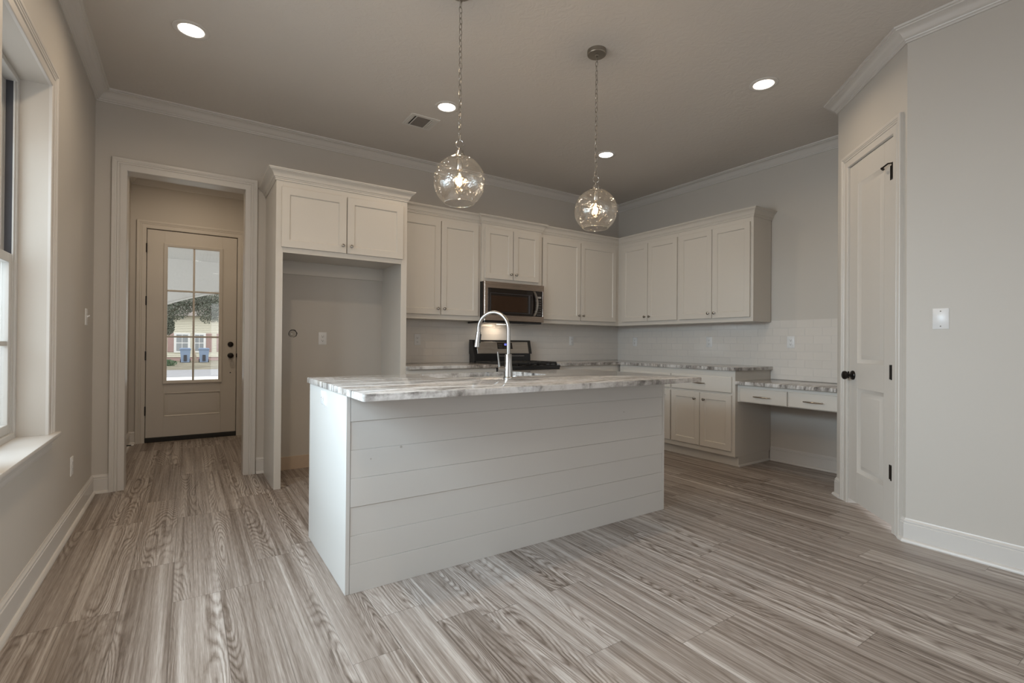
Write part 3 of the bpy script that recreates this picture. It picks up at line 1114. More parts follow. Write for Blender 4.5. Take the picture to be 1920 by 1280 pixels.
b.box(IX0 + 0.0195, IX1 - 0.0195, IY0 + 0.0055, IY0 + 0.022, 0, CB)
b.build('shiplap_panel', 'shiplap_paint', isl)
b = MB()
b.box(IX0 + 0.0195, IX1 - 0.0195, IY1 - 0.02, IY1, 0.095, CB)
b.box(IX0 + 0.0195, IX1 - 0.0195, IY1 - 0.08, IY1 - 0.06, 0.0, 0.095)
b.box(IX0 + 0.0195, IX1 - 0.0195, IY0 + 0.022, IY1 - 0.02, 0.095, 0.113)
b.build('cabinet_box', 'cabinet_paint', isl)
for kx, kz_, kr in ((1.445, 0.640, 0.006), (1.30, 0.600, 0.0035), (2.95, 0.70, 0.004)):
    b = MB()
    b.lathe([(kr, 0.0), (kr * 0.9, 0.0006), (0.0, 0.0006)], (kx, IY0 + 0.0006, kz_), (0, -1, 0), 9)
    b.build('nail_hole', 'drywall_core', isl)
nb = 5
wb = (IX1 - IX0 - 0.08) / nb
for i in range(nb):
    b = MB()
    xa = IX0 + 0.04 + i * wb
    shaker(b, frame((xa + wb - 0.006, IY1, 0.15), (-1, 0, 0), (0, 0, 1), (0, 1, 0)), wb - 0.012, 0.69)
    o = b.build('door', 'cabinet_paint', isl, angle=20)
    knob(o, (xa + 0.04, IY1 + 0.019, 0.78), (0, 1, 0))


def rrect(x0, x1, y0, y1, r, n=8):
    out = []
    for cx, cy, a0 in ((x1 - r, y1 - r, 0), (x0 + r, y1 - r, 90), (x0 + r, y0 + r, 180), (x1 - r, y0 + r, 270)):
        for i in range(n + 1):
            a = math.radians(a0 + 90 * i / n)
            out.append((cx + r * math.cos(a), cy + r * math.sin(a)))
    return out


TX0, TX1, TY0, TY1 = 1.1764, 3.3560, -2.795, -1.6760
SK = rrect(1.83, 2.63, -2.165, -1.700, 0.11)
b = MB()
bm = b.bm
outer = rrect(TX0, TX1, TY0, TY1, 0.012, 4)


def ring(pts, z):
    vs = [bm.verts.new((x, y, z)) for x, y in pts]
    return vs


def edges_of(vs):
    return [bm.edges.new((vs[i], vs[(i + 1) % len(vs)])) for i in range(len(vs))]


ins = rrect(TX0 + 0.004, TX1 - 0.004, TY0 + 0.004, TY1 - 0.004, 0.012, 4)
ins2 = rrect(TX0 + 0.0012, TX1 - 0.0012, TY0 + 0.0012, TY1 - 0.0012, 0.012, 4)
ot, om, ob_ = ring(ins, CT1), ring(outer, CT1 - 0.004), ring(outer, CT0)
omid = ring(ins2, CT1 - 0.0012)
it, ib = ring(SK, CT1), ring(SK, CT0)
for A, B in ((ot, omid), (omid, om), (om, ob_), (ib, it)):
    for i in range(len(A)):
        j = (i + 1) % len(A)
        b.face([A[i], A[j], B[j], B[i]])
gap = lambda vs: [e for e in {e for v in vs for e in v.link_edges} if e.verts[0] in vs and e.verts[1] in vs]
bmesh.ops.triangle_fill(bm, edges=gap(set(ot)) + gap(set(it)), use_beauty=True)
bmesh.ops.triangle_fill(bm, edges=gap(set(ob_)) + gap(set(ib)), use_beauty=True)
tag(b.build('island_countertop', 'granite', angle=30), 'big polished granite slab on top of the kitchen island, veined white and grey', 'countertop')

b = MB()
rings_ = []
for off, z, r in ((0.018, CT0 - 0.001, 0.12), (-0.008, CT0 - 0.002, 0.105), (-0.010, CT0 - 0.012, 0.103), (-0.018, 0.72, 0.095), (-0.030, 0.695, 0.085), (-0.060, 0.685, 0.06)):
    rings_.append([Vector((x, y, z)) for x, y in rrect(1.83 - off, 2.63 + off, -2.165 - off, -1.700 + off, r)])
b.loops(rings_, False, True)
b.loops([[p + Vector((0, 0, -0.0015)) for p in r] for r in rings_], False, True)
sk = b.build('sink', 'stainless')
tag(sk, 'stainless undermount sink set in the island counter', 'sink')
b = MB()
b.lathe([(0.045, 0.0), (0.045, 0.003), (0.034, 0.003), (0.030, 0.001), (0.0, 0.001)], (2.23, -1.93, 0.685), (0, 0, 1), 24)
b.build('drain', 'nickel', sk)

# faucet
FB_ = Vector((2.187, -2.298, CT1))
fa = thing('faucet', FB_, 'tall brushed-nickel gooseneck faucet with pull-down spray head on the island', 'faucet')
b = MB()
b.lathe([(0.030, 0), (0.030, 0.006), (0.0265, 0.010), (0.0245, 0.060), (0.021, 0.085), (0.0205, 0.140), (0.018, 0.145), (0.0, 0.145)], FB_, (0, 0, 1), 28)
b.build('body', 'brushed_nickel', fa)
sd = Vector((-0.50, 0.866, 0)).normalized()
rad = 0.104
zc = CT1 + 0.292
pts = [FB_ + Vector((0, 0, 0.13)), FB_ + Vector((0, 0, 0.22)), Vector((FB_.x, FB_.y, zc))]
for i in range(1, 20):
    a = PI - (PI - math.radians(-8)) * i / 19
    pts.append(Vector((FB_.x, FB_.y, zc)) + sd * (rad + rad * math.cos(a)) + Vector((0, 0, rad * math.sin(a))))
b = MB()
b.tube(pts, 0.0115, 14)
b.build('spout', 'brushed_nickel', fa)
e1 = pts[-1]
dv = (pts[-1] - pts[-2]).normalized()
dv = (dv + sd * 0.10).normalized() if False else Vector((sd.x * 0.12, sd.y * 0.12, -1)).normalized()
b = MB()
b.lathe([(0.0125, -0.002), (0.0150, 0.0), (0.0155, 0.008), (0.0165, 0.045), (0.0185, 0.085), (0.0190, 0.092), (0.0165, 0.094), (0.0, 0.094)], e1, dv, 22)
so = b.build('spray_head', 'brushed_nickel', fa)
b = MB()
tn = (sd - dv * sd.dot(dv)).normalized()
sdv = dv.cross(tn)
c0 = e1 + dv * 0.030 - tn * 0.0155
b.hexa([c0 + dv * a + sdv * s + tn * t for t in (0.0, -0.004) for a, s in ((-0.018, -0.006), (0.036, -0.006), (0.036, 0.006), (-0.018, 0.006))], 0.001)
b.build('spray_button', 'rubber_black', so)
hd = Vector((-0.93, 0.36, 0)).normalized()
hb = FB_ + Vector((0, 0, 0.052))
b = MB()
b.lathe([(0.0170, 0.0), (0.0170, 0.055), (0.0160, 0.060), (0.0, 0.060)], hb, hd, 20)
b.build('handle', 'brushed_nickel', fa)
b = MB()
l0 = hb + hd * 0.053 + Vector((0, 0, 0.012))
b.tube([l0, l0 + Vector((0, 0, 0.03)) + hd * 0.004, l0 + Vector((0, 0, 0.095)) + hd * 0.012], [0.006, 0.0055, 0.0045], 10)
b.build('lever', 'brushed_nickel', fa)

# ------------------------------------------------------------------ range
ra = thing('range', ((RX0 + RX1) / 2, -0.35, 0), 'black and stainless gas range standing between the counters below the microwave', 'range')
RF = -0.670
b = MB()
b.box(RX0, RX1, RF + 0.03, -0.022, 0.02, 0.890, 0.002)
b.build('body', 'black_enamel', ra)
b = MB()
b.box(RX0, RX1, RF, -0.135, 0.890, 0.912, 0.004, 2)
b.box(RX0 + 0.006, RX1 - 0.006, RF, RF + 0.035, 0.872, 0.898, 0.003)
b.build('cooktop', 'black_enamel', ra)
b = MB()
prof = [(-0.022, 0.912), (-0.135, 0.912), (-0.132, 1.022), (-0.022, 1.022)]
b.loops([[Vector((x, y, z)) for y, z in prof] for x in (RX0 + 0.010, RX1 - 0.012)])
prof = [(-0.030, 1.022), (-0.140, 1.022), (-0.104, 1.172), (-0.094, 1.177), (-0.030, 1.177)]
b.loops([[Vector((x, y, z)) for y, z in prof] for x in (RX0, RX1 + 0.004)])
bk = b.build('backguard', 'black_enamel', ra)
Mg = frame((RX0, -0.140, 1.022), (1, 0, 0), (0, 0.036, 0.150), (0, -0.150, 0.036))
b = MB()
b.obox(Mg, 0.046, RX1 - RX0 - 0.040, 0.004, 0.138, 0.0, 0.004, 0.0015)
b.build('control_panel', 'stainless', bk)
b = MB()
b.obox(Mg, 0.305, 0.505, 0.056, 0.130, 0.004, 0.006, 0.001)
b.build('display', 'oven_glass', bk)
b = MB()
# clock digits 12:00 as seven-segment strokes
SEG = {'1': 'bc', '2': 'abged', '0': 'abcdef'}
sx = 0.395
for ch in '12:00':
    if ch == ':':
        for dz in (0.100, 0.110):
            b.obox(Mg, sx + 0.001, sx + 0.003, dz, dz + 0.002, 0.006, 0.0066)
        sx += 0.006
        continue
    g0, g1, zl, zh, zm_ = sx, sx + 0.008, 0.095, 0.117, 0.106
    for s_ in SEG[ch]:
        bx = {'a': (g0, g1, zh - 0.002, zh), 'd': (g0, g1, zl, zl + 0.002), 'g': (g0, g1, zm_ - 0.001, zm_ + 0.001), 'b': (g1 - 0.002, g1, zm_, zh), 'c': (g1 - 0.002, g1, zl, zm_), 'f': (g0, g0 + 0.002, zm_, zh), 'e': (g0, g0 + 0.002, zl, zm_)}[s_]
        b.obox(Mg, *bx, 0.006, 0.0066)
    sx += 0.011
b.build('clock', 'clock_digits', bk, smooth=False)
for ux, uz in [(u_, z_) for u_ in (0.320, 0.338, 0.356) for z_ in (0.068, 0.086, 0.104)] + [(u_, 0.066) for u_ in (0.400, 0.420, 0.440, 0.470)]:
    b = MB()
    b.obox(Mg, ux, ux + 0.008, uz, uz + 0.0025, 0.006, 0.0064)
    b.build('key', 'key_print', bk, smooth=False)
b = MB()
b.box(RX0 + 0.33, RX1 - 0.10, -0.137, -0.1325, 0.996, 1.003, 0.001)
b.build('vent_trim', 'stainless', bk)
for cx in (RX0 + 0.135, (RX0 + RX1) / 2, RX1 - 0.135):
    b = MB()
    hw = 0.122
    z0g, z1g = 0.926, 0.946
    for s in (-1, 1):
        b.box(cx + s * hw - 0.006, cx + s * hw + 0.006, RF + 0.055, -0.165, z0g, z1g, 0.002)
    for yy in (RF + 0.055, -0.415, -0.177):
        b.box(cx - hw, cx + hw, yy, yy + 0.012, z0g, z1g, 0.002)
    for yy in (-0.285, -0.530):
        b.box(cx - hw, cx - 0.03, yy - 0.005, yy + 0.005, z0g, z1g, 0.002)
        b.box(cx + 0.03, cx + hw, yy - 0.005, yy + 0.005, z0g, z1g, 0.002)
        b.box(cx - 0.005, cx + 0.005, yy - 0.115, yy - 0.03, z0g, z1g, 0.002)
        b.box(cx - 0.005, cx + 0.005, yy + 0.03, yy + 0.105, z0g, z1g, 0.002)
    for s in (-1, 1):
        for yy in (RF + 0.06, -0.17):
            b.box(cx + s * hw - 0.006, cx + s * hw + 0.006, yy - 0.006, yy + 0.006, 0.911, z0g)
    b.build('grate', 'black_iron', ra)
for cx in (RX0 + 0.135, RX1 - 0.135):
    for yy in (-0.285, -0.530):
        b = MB()
        b.lathe([(0.045, 0.0), (0.045, 0.006), (0.030, 0.008), (0.030, 0.014), (0.0, 0.015)], (cx, yy, 0.912), (0, 0, 1), 20)
        b.build('burner', 'black_iron', ra)
b = MB()
b.box(RX0 + 0.002, RX1 - 0.002, RF + 0.001, RF + 0.03, 0.770, 0.871, 0.003)
fp = b.build('front_panel', 'stainless', ra)
for i in range(5):
    b = MB()
    b.lathe([(0.024, 0), (0.024, 0.006), (0.019, 0.010), (0.017, 0.030), (0.0, 0.031)], (RX0 + 0.11 + i * 0.135, RF, 0.82), (0, -1, 0), 18)
    b.build('burner_knob', 'black_enamel', fp)
b = MB()
b.box(RX0 + 0.003, RX1 - 0.003, RF - 0.005, RF + 0.03, 0.22, 0.765, 0.003)
od = b.build('oven_door', 'stainless', ra)
b = MB()
b.box(RX0 + 0.10, RX1 - 0.10, RF - 0.007, RF - 0.004, 0.34, 0.64, 0.002)
b.build('oven_window', 'oven_glass', od)
b = MB()
b.tube([(RX0 + 0.06, RF - 0.05, 0.72), (RX1 - 0.06, RF - 0.05, 0.72)], 0.011, 12)
for xx in (RX0 + 0.07, RX1 - 0.07):
    b.tube([(xx, RF - 0.004, 0.72), (xx, RF - 0.05, 0.72)], 0.009, 10)
b.build('oven_handle', 'stainless', od)
b = MB()
b.box(RX0 + 0.003, RX1 - 0.003, RF - 0.003, RF + 0.03, 0.06, 0.21, 0.003)
b.build('storage_drawer', 'stainless', ra)
for xx in (RX0 + 0.04, RX1 - 0.04):
    for yy in (RF + 0.08, -0.08):
        b = MB()
        b.lathe([(0.018, 0), (0.018, 0.021)], (xx, yy, 0.0), (0, 0, 1), 12)
        b.build('foot', 'rubber_black', ra)

# ------------------------------------------------------------------ microwave
mw = thing('microwave', ((MX0 + MX1) / 2, -0.2, 1.36), 'stainless over-the-range microwave mounted under the short wall cabinet', 'microwave')
M0, M1, MF = 3.118, 3.883, -0.412
DT = 0.030
mz0, mz1 = 1.374, 1.7805
b = MB()
b.box(M0 + 0.002, M1 - 0.002, MF + DT, -0.0095, mz0, mz1, 0.001)
b.build('case', 'black_enamel', mw)
b = MB()
Mm = frame((M0, MF + DT, mz0), (1, 0, 0), (0, 0, 1), (0, -1, 0))
ww, hh = M1 - M0, mz1 - mz0
R = lambda i, c: rect_loop(Mm, i, ww - i, i, hh - i, c)
gl0, gl1, gb0, gb1 = 0.040, ww - 0.018, 0.060, hh - 0.066
L = [R(0, 0), R(0, DT - 0.004), R(0.004, DT), [Mm(gl0, gb0, DT), Mm(gl1, gb0, DT), Mm(gl1, gb1, DT), Mm(gl0, gb1, DT)],
     [Mm(gl0 + .003, gb0 + .003, DT - 0.004), Mm(gl1 - .003, gb0 + .003, DT - 0.004), Mm(gl1 - .003, gb1 - .003, DT - 0.004), Mm(gl0 + .003, gb1 - .003, DT - 0.004)]]
b.loops(L, True, True)
dr = b.build('door', 'stainless_slate', mw)
b = MB()
b.obox(Mm, gl0 + 0.003, gl1 - 0.003, gb0 + 0.003, gb1 - 0.003, DT - 0.004, DT - 0.001, 0.001)
b.build('glass_panel', 'oven_glass', dr)
b = MB()
b.obox(Mm, 0.080, 0.540, 0.098, 0.262, DT - 0.001, DT - 0.0004)
b.build('window', 'oven_window', dr)
b = MB()
for a0, a1, c0, c1 in ((0.066, 0.072, 0.088, 0.290), (0.072, 0.600, 0.286, 0.290), (0.072, 0.600, 0.088, 0.091), (0.555, 0.575, 0.091, 0.286)):
    b.obox(Mm, a0, a1, c0, c1, DT - 0.001, DT - 0.0005)
tag(b.build('window_border', 'bin_dark', dr), 'grey printed border of the window')
b = MB()
pts = []
for i in range(17):
    t = -1 + 2 * i / 16
    pts.append((t, 0.030 * (1 - t * t)))
za, zb = 0.066, 0.334
lo = []
for t, o_ in pts:
    zz = (za + zb) / 2 + t * (zb - za) / 2
    cx = 0.622 + 0.022 * (1 - t * t)
    lo.append([Mm(cx - 0.012, zz, DT - 0.001 + 0.012 + o_), Mm(cx + 0.014, zz, DT - 0.001 + 0.012 + o_), Mm(cx + 0.014, zz, DT - 0.001 + o_ * 0.75), Mm(cx - 0.012, zz, DT - 0.001 + o_ * 0.75)])
b.loops(lo)
b.build('handle', 'stainless', dr)
b = MB()
for r_ in range(7):
    for c_ in range(3):
        if r_ in (2,) and c_ == 1:
            continue
        kb = MB()
        kb.obox(Mm, 0.672 + c_ * 0.020, 0.680 + c_ * 0.020, 0.078 + r_ * 0.026, 0.083 + r_ * 0.026, DT - 0.001, DT - 0.0005)
        kb.build('key', 'key_print', dr, smooth=False)
b.obox(Mm, 0.672, 0.724, 0.262, 0.282, DT - 0.001, DT - 0.0005)
b.build('display', 'key_print', dr, smooth=False)
# maker's script mark on the upper rail, an oval swoosh with a line of letters
fc = bpy.data.curves.new('maker_mark', 'FONT')
fc.body = 'Whirlpool'
fc.size = 0.020
fc.shear = 0.35
fc.align_x = 'CENTER'
fc.extrude = 0.0003
tmp = bpy.data.objects.new('maker_mark_text', fc)
COL.objects.link(tmp)
dg = bpy.context.evaluated_depsgraph_get()
me = bpy.data.meshes.new_from_object(tmp.evaluated_get(dg))
bpy.data.objects.remove(tmp)
b = MB()
b.bm.from_mesh(me)
for v in b.bm.verts:
    v.co = Mm(0.400 + v.co.x, hh - 0.040 + v.co.y, DT + 0.0003 + v.co.z)
pts = [Mm(0.400 + 0.052 * math.cos(a), hh - 0.034 + 0.014 * math.sin(a), DT + 0.0004) for a in [0.5 + 2 * PI * 0.86 * i / 30 for i in range(31)]]
b.tube(pts, 0.0008, 6)
b.build('maker_mark', 'nickel', dr, smooth=False)
b = MB()
b.box(M0 + 0.004, M1 - 0.03, MF + 0.006, -0.045, 1.352, mz0 - 0.0005, 0.003)
ub = b.build('underside_vent', 'black_enamel', mw)
b = MB()
b.box(M0 + 0.10, M0 + 0.36, MF + 0.10, MF + 0.26, 1.3495, 1.3525)
b.box(M1 - 0.42, M1 - 0.16, MF + 0.10, MF + 0.26, 1.3495, 1.3525)
b.build('grease_filter', 'stainless', ub)
b = MB()
b.box(M0 + 0.33, M0 + 0.45, -0.17, -0.11, 1.3498, 1.3525)
b.build('surface_light', 'can_lens', ub)
lamp('surface_light_glow', 'AREA', (M0 + 0.34, -0.12, 1.347), 0.5, WARM, 0.14, 0.06, (0, 0.25, -1))

# ------------------------------------------------------------------ recessed lights
CANW = 4.0


def can(x, y, label, group=None, power=CANW, spread=2.8):
    H = 2.945 if y > 0 else 3.005
    r = thing('recessed_light', (x, y, H), label, 'light', group)
    b = MB()
    pr = [(0.096, 0.0), (0.096, -0.003), (0.092, -0.006), (0.072, -0.007), (0.067, -0.004), (0.064, 0.0)]
    b.lathe([(rr, h) for rr, h in pr], (x, y, H), (0, 0, 1), 40, False, False)
    b.build('trim_ring', 'trim_paint', r)
    b = MB()
    b.lathe([(0.0655, -0.0052), (0.05, -0.0075), (0.0, -0.0085)], (x, y, H), (0, 0, 1), 32, False, False)
    b.build('lens', 'can_lens', r)
    lamp('recessed_lamp', 'AREA', (x, y, H - 0.012), power, WARM, 0.12, None, (0, 0, -1), spread)
    return r


can(0.590, -1.235, 'white round recessed ceiling light nearest the left wall', 'recessed ceiling lights')
can(2.280, -1.235, 'white round recessed ceiling light beside the ceiling vent', 'recessed ceiling lights')
can(4.003, -1.240, 'white round recessed ceiling light nearest the back right corner of the kitchen', 'recessed ceiling lights')
can(4.003, -2.823, 'white round recessed ceiling light nearest the pantry door', 'recessed ceiling lights')
can(0.62, 1.05, 'white round recessed ceiling light of the entry hall', power=7.5, spread=3.1)
can(0.590, -2.823, 'white round recessed ceiling light by the left wall windows, above the photo frame', power=14.0, spread=3.1)
can(0.75, -4.6, 'unseen recessed ceiling light added right above the camera for fill', power=4.0)  # added out of view to brighten the left wall
for xx, yy in ((2.3, -4.9), (3.4, -6.6), (1.2, -6.8)):  # unseen lamps added behind the camera as fill
    can(xx, yy, 'unseen recessed ceiling light added behind the camera for fill', 'added recessed fill lights out of view', 1.5)

# ceiling vent
cv = thing('ceiling_vent', (2.215, -0.873, H), 'white square air vent in the ceiling beside a recessed light', 'vent')
VX0, VX1, VY0, VY1 = 2.090, 2.340, -0.990, -0.758
b = MB()
Mv = frame((VX0, VY0, H), (1, 0, 0), (0, 1, 0), (0, 0, -1))
ww, hh = VX1 - VX0, VY1 - VY0
R = lambda i, c: rect_loop(Mv, i, ww - i, i, hh - i, c)
b.loops([R(0, 0), R(0.003, 0.005), R(0.026, 0.007), R(0.029, 0.001)], False, False)
b.build('frame', 'vent_metal', cv)
b = MB()
b.obox(Mv, 0.027, ww - 0.027, 0.027, hh - 0.027, 0.0004, 0.0016)
tag(b.build('duct_opening', 'dark_slot', cv), 'dark gap behind the louvers')
b = MB()
b.obox(Mv, 0.062, 0.172, 0.030, hh - 0.030, 0.0016, 0.006)
b.build('center_grille', 'vent_mesh', cv)
for a in (0.029, 0.052, 0.176, 0.192, 0.208):
    b = MB()
    wd_ = 0.008 if a < 0.1 else 0.013
    b.obox(Mv, a, a + wd_, 0.028, hh - 0.028, 0.0016, 0.0075, 0.001)
    b.build('louver', 'vent_metal', cv)

# ------------------------------------------------------------------ pendants
def link_pts(c, rot, a, bb):
    u = Vector((math.cos(rot), math.sin(rot), 0))
    out = []
    n = 18
    for i in range(n):
        t = 2 * PI * i / n
        out.append(c + u * (bb * math.cos(t)) + Vector((0, 0, a * math.sin(t))))
    return out


def pendant(x, y, label, seed):
    rnd = random.Random(seed)
    P = Vector((x, y, H))
    r = thing('pendant_light', P, label, 'pendant light', 'glass globe pendants above the island')
    b = MB()
    b.lathe([(0.060, 0.0), (0.060, -0.024), (0.057, -0.028), (0.012, -0.030), (0.008, -0.034), (0.0, -0.034)], P, (0, 0, 1), 36)
    b.build('canopy', 'nickel_dark', r)
    b = MB()
    lp = [P + Vector((0.007 * math.cos(t), 0, -0.036 + 0.009 * math.sin(t))) for t in [2 * PI * i / 14 for i in range(14)]]
    b.tube(lp, 0.0018, 8, True)
    b.build('loop', 'nickel_dark', r)
    z = H - 0.040
    zend = 2.206
    n = 26
    step = (z - zend) / n
    rot = 0.3
    for i in range(n):
        zc_ = z - step * (i + 0.5)
        b = MB()
        big = i % 2 == 0
        c = P + Vector((rnd.uniform(-0.001, 0.001), rnd.uniform(-0.001, 0.001), zc_ - H))
        b.tube(link_pts(c, rot + rnd.uniform(-0.25, 0.25), step * 0.5 + 0.0040, 0.0092 if big else 0.0075), 0.0017, 7, True)
        b.build('chain_link', 'nickel_dark', r)
        rot += PI / 2
    b = MB()
    vd = Vector((math.cos(YAW), -math.sin(YAW), 0))
    cc = P + Vector((0, 0, 2.186 - H))
    b.tube([cc + vd * (0.019 * math.cos(t)) + Vector((0, 0, 0.021 * math.sin(t))) for t in [2 * PI * i / 20 for i in range(20)]], 0.0022, 8, True)
    b.build('ring', 'nickel', r)
    gz = 1.986
    gr = 0.136
    b = MB()
    b.lathe([(0.0, 2.168 - gz), (0.006, 2.166 - gz), (0.007, 2.150 - gz), (0.020, 2.146 - gz), (0.022, 2.132 - gz), (0.030, 2.128 - gz), (0.031, 2.116 - gz), (0.024, 2.112 - gz), (0.0, 2.112 - gz)], (x, y, gz), (0, 0, 1), 28)
    for a in (0.4, 2.5, 4.6):
        b.lathe([(0.004, 0.028), (0.004, 0.036), (0.0, 0.036)], (x, y, 2.122), (math.cos(a), math.sin(a), 0), 8)
    b.build('cap', 'nickel', r)
    b = MB()
    pr = []
    a0, a1 = math.asin(0.030 / gr), PI - math.asin(0.079 / gr)
    for i in range(41):
        a = a0 + (a1 - a0) * i / 40
        pr.append((gr * math.sin(a), gr * math.cos(a)))
    e = pr[-1]
    pr += [(e[0] + 0.001, e[1] - 0.002), (e[0] - 0.001, e[1] - 0.0035), (e[0] - 0.004, e[1] - 0.001)]
    for i in range(40, -1, -1):
        a = a0 + (a1 - a0) * i / 40
        pr.append(((gr - 0.003) * math.sin(a), (gr - 0.003) * math.cos(a)))
    b.lathe(pr, (x, y, gz), (0, 0, 1), 56, False, False)
    b.tube([(x + 0.0785 * math.cos(2 * PI * i / 40), y + 0.0785 * math.sin(2 * PI * i / 40), gz + e[1] - 0.002) for i in range(40)], 0.0022, 8, True)
    b.build('globe', 'globe_glass', r, angle=60)
    b = MB()
    b.lathe([(0.012, 2.112 - gz), (0.012, 2.100 - gz), (0.0165, 2.096 - gz), (0.0175, 2.050 - gz), (0.015, 2.046 - gz), (0.0, 2.046 - gz)], (x, y, gz), (0, 0, 1), 24)
    b.build('socket', 'nickel', r)
    b = MB()
    b.lathe([(0.013, 0.062), (0.0135, 0.056), (0.018, 0.044), (0.026, 0.028), (0.0300, 0.012), (0.0295, -0.004), (0.025, -0.018), (0.014, -0.0275), (0.0, -0.030)], (x, y, gz - 0.004), (0, 0, 1), 28, False, False)
    bo = b.build('bulb', 'bulb_glass', r, angle=60)
    b = MB()
    f = []
    for i in range(9):
        a = 2 * PI * i / 8
        f.append(Vector((x + 0.012 * math.cos(a), y + 0.012 * math.sin(a), gz + 0.002 + (0.012 if i % 2 else -0.010))))
    b.tube(f, 0.0024, 6)
    b.tube([(x, y, gz + 0.045), (x, y, gz + 0.012)], 0.003, 8)
    b.build('filament', 'filament', bo)
    lamp('pendant_lamp', 'POINT', (x, y, gz), 4.0, (1.0, 0.74, 0.48), radius=0.018)
    return r


pendant(1.775, -2.445, 'clear seeded-glass globe pendant on a chain, the left one above the island sink', 3)
pendant(2.745, -2.445, 'clear seeded-glass globe pendant on a chain, the right one with its ceiling canopy in view', 5)


# ------------------------------------------------------------------ switches and outlets
def plate(M, name, w, h, label, cat, kind='outlet', group=None):
    """M(a,b,c) centred on the plate, c outwards"""
    O = M(0, 0, 0)
    r = thing(name, O, label, cat, group)
    b = MB()
    R = lambda i, c: rect_loop(M, -w / 2 + i, w / 2 - i, -h / 2 + i, h / 2 - i, c)
    b.loops([R(0, 0), R(0, 0.003), R(0.004, 0.0055)])
    b.build('plate', 'white_plastic', r)
    ax = M(0, 0, 1) - M(0, 0, 0)
    if kind == 'outlet':
        v = h > w
        for s in (-1, 1):
            q = (lambda a, bb, c, s=s: M(a, bb + s * 0.0195, c)) if v else (lambda a, bb, c, s=s: M(bb + s * 0.0195, a, c))
            b = MB()
            lo = []
            for cc, k_ in ((0.0055, 1.0), (0.0068, 1.0), (0.0072, 0.95)):
                lo.append([q(0.0165 * k_ * max(-1, min(1, 1.15 * math.cos(t))), 0.0145 * k_ * max(-0.92, min(0.92, 1.1 * math.sin(t))), cc) for t in [2 * PI * i / 20 for i in range(20)]])
            b.loops(lo)
            rc_ = b.build('receptacle', 'white_plastic', r)
            b = MB()
            b.obox(q, -0.0080, -0.0058, -0.001, 0.0078, 0.0070, 0.0076)
            b.obox(q, 0.0054, 0.0074, -0.001, 0.0066, 0.0070, 0.0076)
            b.obox(q, -0.003, 0.003, -0.0098, -0.0046, 0.0070, 0.0076)
            b.build('slots', 'dark_slot', rc_, smooth=False)
        b = MB()
        b.lathe([(0.0032, 0), (0.0032, 0.0012), (0, 0.0014)], M(0, 0, 0.0055), ax, 10)
        b.build('screw', 'white_plastic', r)
    elif kind == 'toggle':
        b = MB()
        b.obox(M, -0.005, 0.005, -0.012, 0.012, 0.005, 0.0065)
        b.hexa([Vector(M(*p)) for p in ((-0.004, -0.004, 0.006), (0.004, -0.004, 0.006), (0.004, 0.006, 0.006), (-0.004, 0.006, 0.006), (-0.003, 0.006, 0.022), (0.003, 0.006, 0.022), (0.003, 0.012, 0.020), (-0.003, 0.012, 0.020))])
        b.build('toggle', 'white_plastic', r)
    if kind in ('toggle', 'blank'):
        for s in (-1, 1):
            b = MB()
            b.lathe([(0.0034, 0), (0.0034, 0.0012), (0, 0.0014)], M(0, s * (0.030 if kind == 'toggle' else 0.042), 0.0055), ax, 10)
            b.build('screw', 'vent_mesh' if kind == 'blank' else 'white_plastic', r)
    return r


Fx = lambda x, y, z: frame((x, y, z), (0, -1, 0), (0, 0, 1), (-1, 0, 0))     # on walls facing -x
Fy = lambda x, y, z: frame((x, y, z), (1, 0, 0), (0, 0, 1), (0, -1, 0))      # on walls facing -y
Fl = lambda x, y, z: frame((x, y, z), (0, 1, 0), (0, 0, 1), (1, 0, 0))       # on walls facing +x
G = 'white electrical outlets'
plate(Fy(2.557, -0.009, 1.172), 'outlet', 0.070, 0.114, 'white outlet in the tile left of the range', 'outlet', group=G)
plate(Fy(4.626, -0.009, 1.178), 'outlet', 0.070, 0.114, 'white outlet in the tile right of the range, on the back wall', 'outlet', group=G)
plate(Fx(W - 0.009, -0.316, 1.174), 'outlet', 0.070, 0.114, 'white outlet in the right wall tile closest to the corner', 'outlet', group=G)
plate(Fx(W - 0.009, -1.405, 1.172), 'outlet', 0.070, 0.114, 'white outlet in the right wall tile under the middle of the cabinets', 'outlet', group=G)
plate(Fx(W - 0.009, -2.293, 1.172), 'outlet', 0.070, 0.114, 'white outlet in the tile above the desk', 'outlet', group=G)
plate(Fy(1.627, 0.0, 1.172), 'outlet', 0.070, 0.114, 'white outlet on the back of the empty refrigerator bay', 'outlet', group=G)
plate(Fl(0.0, -0.757, 0.366), 'outlet', 0.070, 0.114, 'white outlet low on the left wall beyond the window', 'outlet', group=G)
plate(frame((IX0, -2.068, 0.845), (0, -1, 0), (0, 0, 1), (-1, 0, 0)), 'outlet', 0.114, 0.070, 'white sideways outlet on the island end panel', 'outlet', group=G)
plate(Fl(0.0, -0.306, 1.300), 'light_switch', 0.070, 0.114, 'white toggle light switch on the left wall by the hall opening', 'light switch', kind='toggle')
plate(frame((PX2, -3.786, 1.295), (0, -1, 0), (0, 0, 1), (-1, 0, 0)), 'blank_plate', 0.072, 0.116, 'white blank cover plate on the right wall beside the pantry door', 'cover plate', kind='blank')

